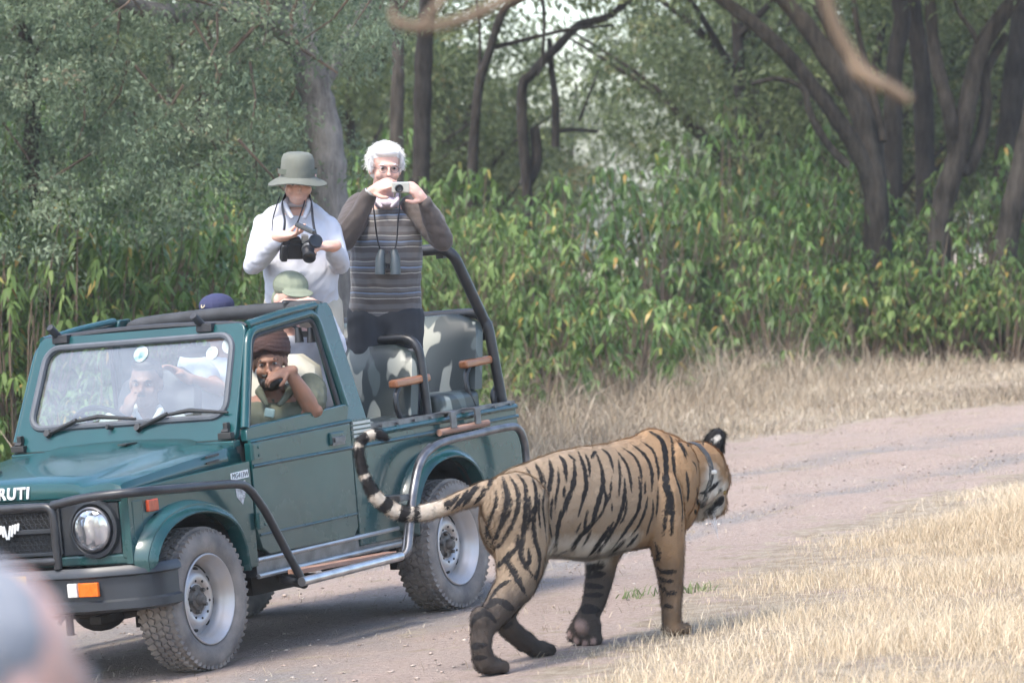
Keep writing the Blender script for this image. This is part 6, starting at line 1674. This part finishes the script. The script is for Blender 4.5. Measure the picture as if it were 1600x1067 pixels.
for s in (1, -1): b.chain([vw(.58, .32 + s * .085, .92), vw(.86, .30 + s * .10, .93), vw(.84, .30 + s * .10, .57)], [.115, .085, .07])
rel(b.fuse('trousers', M_beige, voxel=.016, smooth=3), W5)
b = MB(); b.ell(P(-.02, 0, .075), (.108, .090, .075), hm); b.ell(P(-.075, 0, -.01), (.045, .082, .09), hm); b.ell(P(.10, 0, .058), (.060, .085, .010), hm @ Matrix.Rotation(R(14), 3, 'Y')); rel(b.fuse('cap', M_cap, voxel=.005, smooth=2), W5)
K = empty('black_camera', tuple(P(.16, 0, .0))); tag(K, 'black camera held to the face under the pale olive cap', 'camera')
b = MB(); b.box(P(.155, .03, -.01), (.05, .13, .075), hm); rel(b.obj('camera_body', M_cam, bevel=.01), K)
b = MB(); b.lathe([(0, 0), (.032, 0), (.035, .05), (.03, .055), (.0, .05)], P(.18, .03, -.015), hm.col[0], 20); rel(b.obj('lens', M_cam), K)
K = empty('hanging_binoculars', tuple(A(468, 527, -.17))); tag(K, 'dark binoculars on a strap, seen through the door window against a white shirt', 'binoculars')
for q in (0, 1):
    b = MB(); b.tube([A(466 + 19 * q, 512, -.165), A(468 + 19 * q, 535, -.17)], [.016, .024], 12); rel(b.obj('barrel', M_cam), K)
strap(K, [A(446, 505, -.06), A(456, 508, -.15), A(466, 514, -.165)], .009, 'neck_strap'); b = MB(); b.box(A(476, 522, -.16), (.05, .02, .03)); rel(b.obj('bridge', M_cam), K)

# ---- passenger in a navy cap on the far side
Y6 = 21.39
A = lambda x, y, d=0.0: px(x, y, Y6 + d)
W6 = person('passenger in a navy blue cap, mostly hidden behind the padded roof bar', vw(.50, -.22, .50))
b = MB(); hm = basis((-.45, -.88, -.1)); P = head(b, A(338, 500, 0), hm, 1.0); nk, pel = A(342, 548, .05), vw(.46, -.24, .92); tm = basis((-.4, -.9, 0)); torso(b, nk, pel, tm, .19, .11, .16, .11, -.012)
RA_, RE, RWr = A(300, 572, .03), A(345, 608, -.22), A(290, 590, -.40); LA_, LE = A(385, 575, .05), A(385, 640, -.05)
b.chain([RA_, RE, RWr], [.05, .04, .028]); hand(b, RWr, (-.75, -.2, .55), (0, -.2, -.9), 1, .5); b.chain([LA_, LE, A(350, 660, -.2)], [.05, .04, .028])
for s in (1, -1): b.chain([vw(.46, -.24 + s * .09, .92), vw(.82, -.24 + s * .10, .93), vw(.82, -.24 + s * .10, .55)], [.085, .06, .045])
rel(b.fuse('body', SK_mid, voxel=.011, smooth=3), W6); eyes(W6, P, hm)
b = MB(); torso(b, nk + Vector((0, 0, -.03)), pel, tm, .20, .125, .185, .135, .010); b.chain([RA_, sl(RA_, RE, .55)], [.075, .066]); b.chain([LA_, sl(LA_, LE, .55)], [.075, .066]); rel(b.fuse('shirt', M_shirtw, voxel=.012, smooth=4, noise=.007, nscale=.08, seed=25), W6)
b = MB()
for s in (1, -1): b.chain([vw(.46, -.24 + s * .085, .92), vw(.82, -.24 + s * .10, .93), vw(.82, -.24 + s * .10, .57)], [.115, .085, .07])
rel(b.fuse('trousers', M_trouser, voxel=.016, smooth=3), W6)
b = MB(); b.ell(P(-.01, 0, .075), (.108, .088, .062), hm); b.ell(P(.11, 0, .045), (.065, .07, .009), hm @ Matrix.Rotation(R(10), 3, 'Y')); co_ = rel(b.fuse('cap', M_blue, voxel=.005, smooth=2), W6)
b = MB(); b.lathe([(.011, 0), (.013, .004), (.009, .005), (.007, .002)], P(.088, .02, .082), hm @ Vector((.8, .2, .5)), 14); o = b.obj('cap_badge', mat('cap_badge', (.5, .42, .25), rough=.4)); o.parent = co_

# ---- head of someone close to the camera, out of focus in the lower left corner
fx = px(-38, 1092, 3.5); gf = gz(fx.x, fx.y)
W0 = person('blurred grey-haired person close to the camera, filling the bottom left corner', (fx.x, fx.y, gf))
b = MB(); hm = basis((.74, .66, -.10)); P = head(b, fx, hm, 1.0); nk = fx + Vector((-.03, 0, -.17)); pel = Vector((nk.x - .02, nk.y, gf + .86)); tm = basis((.8, .6, 0)); torso(b, nk, pel, tm, .18, .11, .16, .11, -.012)
for s in (1, -1):
    sd = tm @ Vector((0, s, 0)); b.chain([nk + sd * .17 + Vector((0, 0, -.07)), nk + sd * .22 + Vector((0, 0, -.33)), nk + sd * .22 + Vector((.04, .04, -.58))], [.05, .04, .028]); hand(b, nk + sd * .22 + Vector((.04, .04, -.58)), (0, .1, -1), -sd, s, .4)
    b.chain([pel + sd * .09, Vector((pel.x, pel.y, gf + .45)) + sd * .09, Vector((pel.x, pel.y, gf + .07)) + sd * .09], [.085, .06, .045]); b.cap(Vector((pel.x - .03, pel.y, gf + .04)) + sd * .09, .04, Vector((pel.x + .14, pel.y + .1, gf + .035)) + sd * .09, .035)
rel(b.fuse('body', SK_pink, voxel=.013, smooth=3), W0); eyes(W0, P, hm, 1.0, M_hairg)
b = MB(); torso(b, nk + Vector((0, 0, -.03)), pel, tm, .19, .125, .175, .125, .010)
for s in (1, -1): sd = tm @ Vector((0, s, 0)); b.chain([nk + sd * .17 + Vector((0, 0, -.07)), nk + sd * .22 + Vector((0, 0, -.33)), nk + sd * .22 + Vector((.03, .03, -.52))], [.07, .06, .045])
rel(b.fuse('shirt', M_shirtw, voxel=.014, smooth=4, noise=.006, nscale=.08, seed=31), W0)
b = MB()
for s in (1, -1): sd = tm @ Vector((0, s, 0)); b.chain([pel + sd * .085, Vector((pel.x, pel.y, gf + .45)) + sd * .09, Vector((pel.x, pel.y, gf + .10)) + sd * .09], [.115, .085, .075])
rel(b.fuse('trousers', M_beige, voxel=.016, smooth=3), W0)
b = MB(); b.ell(P(-.035, 0, .045), (.092, .084, .084), hm); b.ell(P(-.05, 0, -.02), (.06, .084, .075), hm); rel(b.fuse('hair', M_hairg, voxel=.007, smooth=2, noise=.004, nscale=.03), W0)
# ------------------------------------------------------------------ haze: the dusty air of the place
b = MB(); b.box((0, 80, 5.0), (320, 300, 26)); o = b.obj('haze', None, angle=0); o['kind'] = 'stuff'; o['label'] = 'pale dusty haze in the air'
hz = bpy.data.materials.new('haze'); hz.use_nodes = True; nt = hz.node_tree; nt.nodes.clear()
ho_ = nt.nodes.new('ShaderNodeOutputMaterial'); pv = nt.nodes.new('ShaderNodeVolumePrincipled'); pv.inputs['Color'].default_value = (.93, .94, .94, 1); pv.inputs['Density'].default_value = .0007; pv.inputs['Anisotropy'].default_value = .2
nt.links.new(pv.outputs[0], ho_.inputs['Volume']); o.data.materials.append(hz)
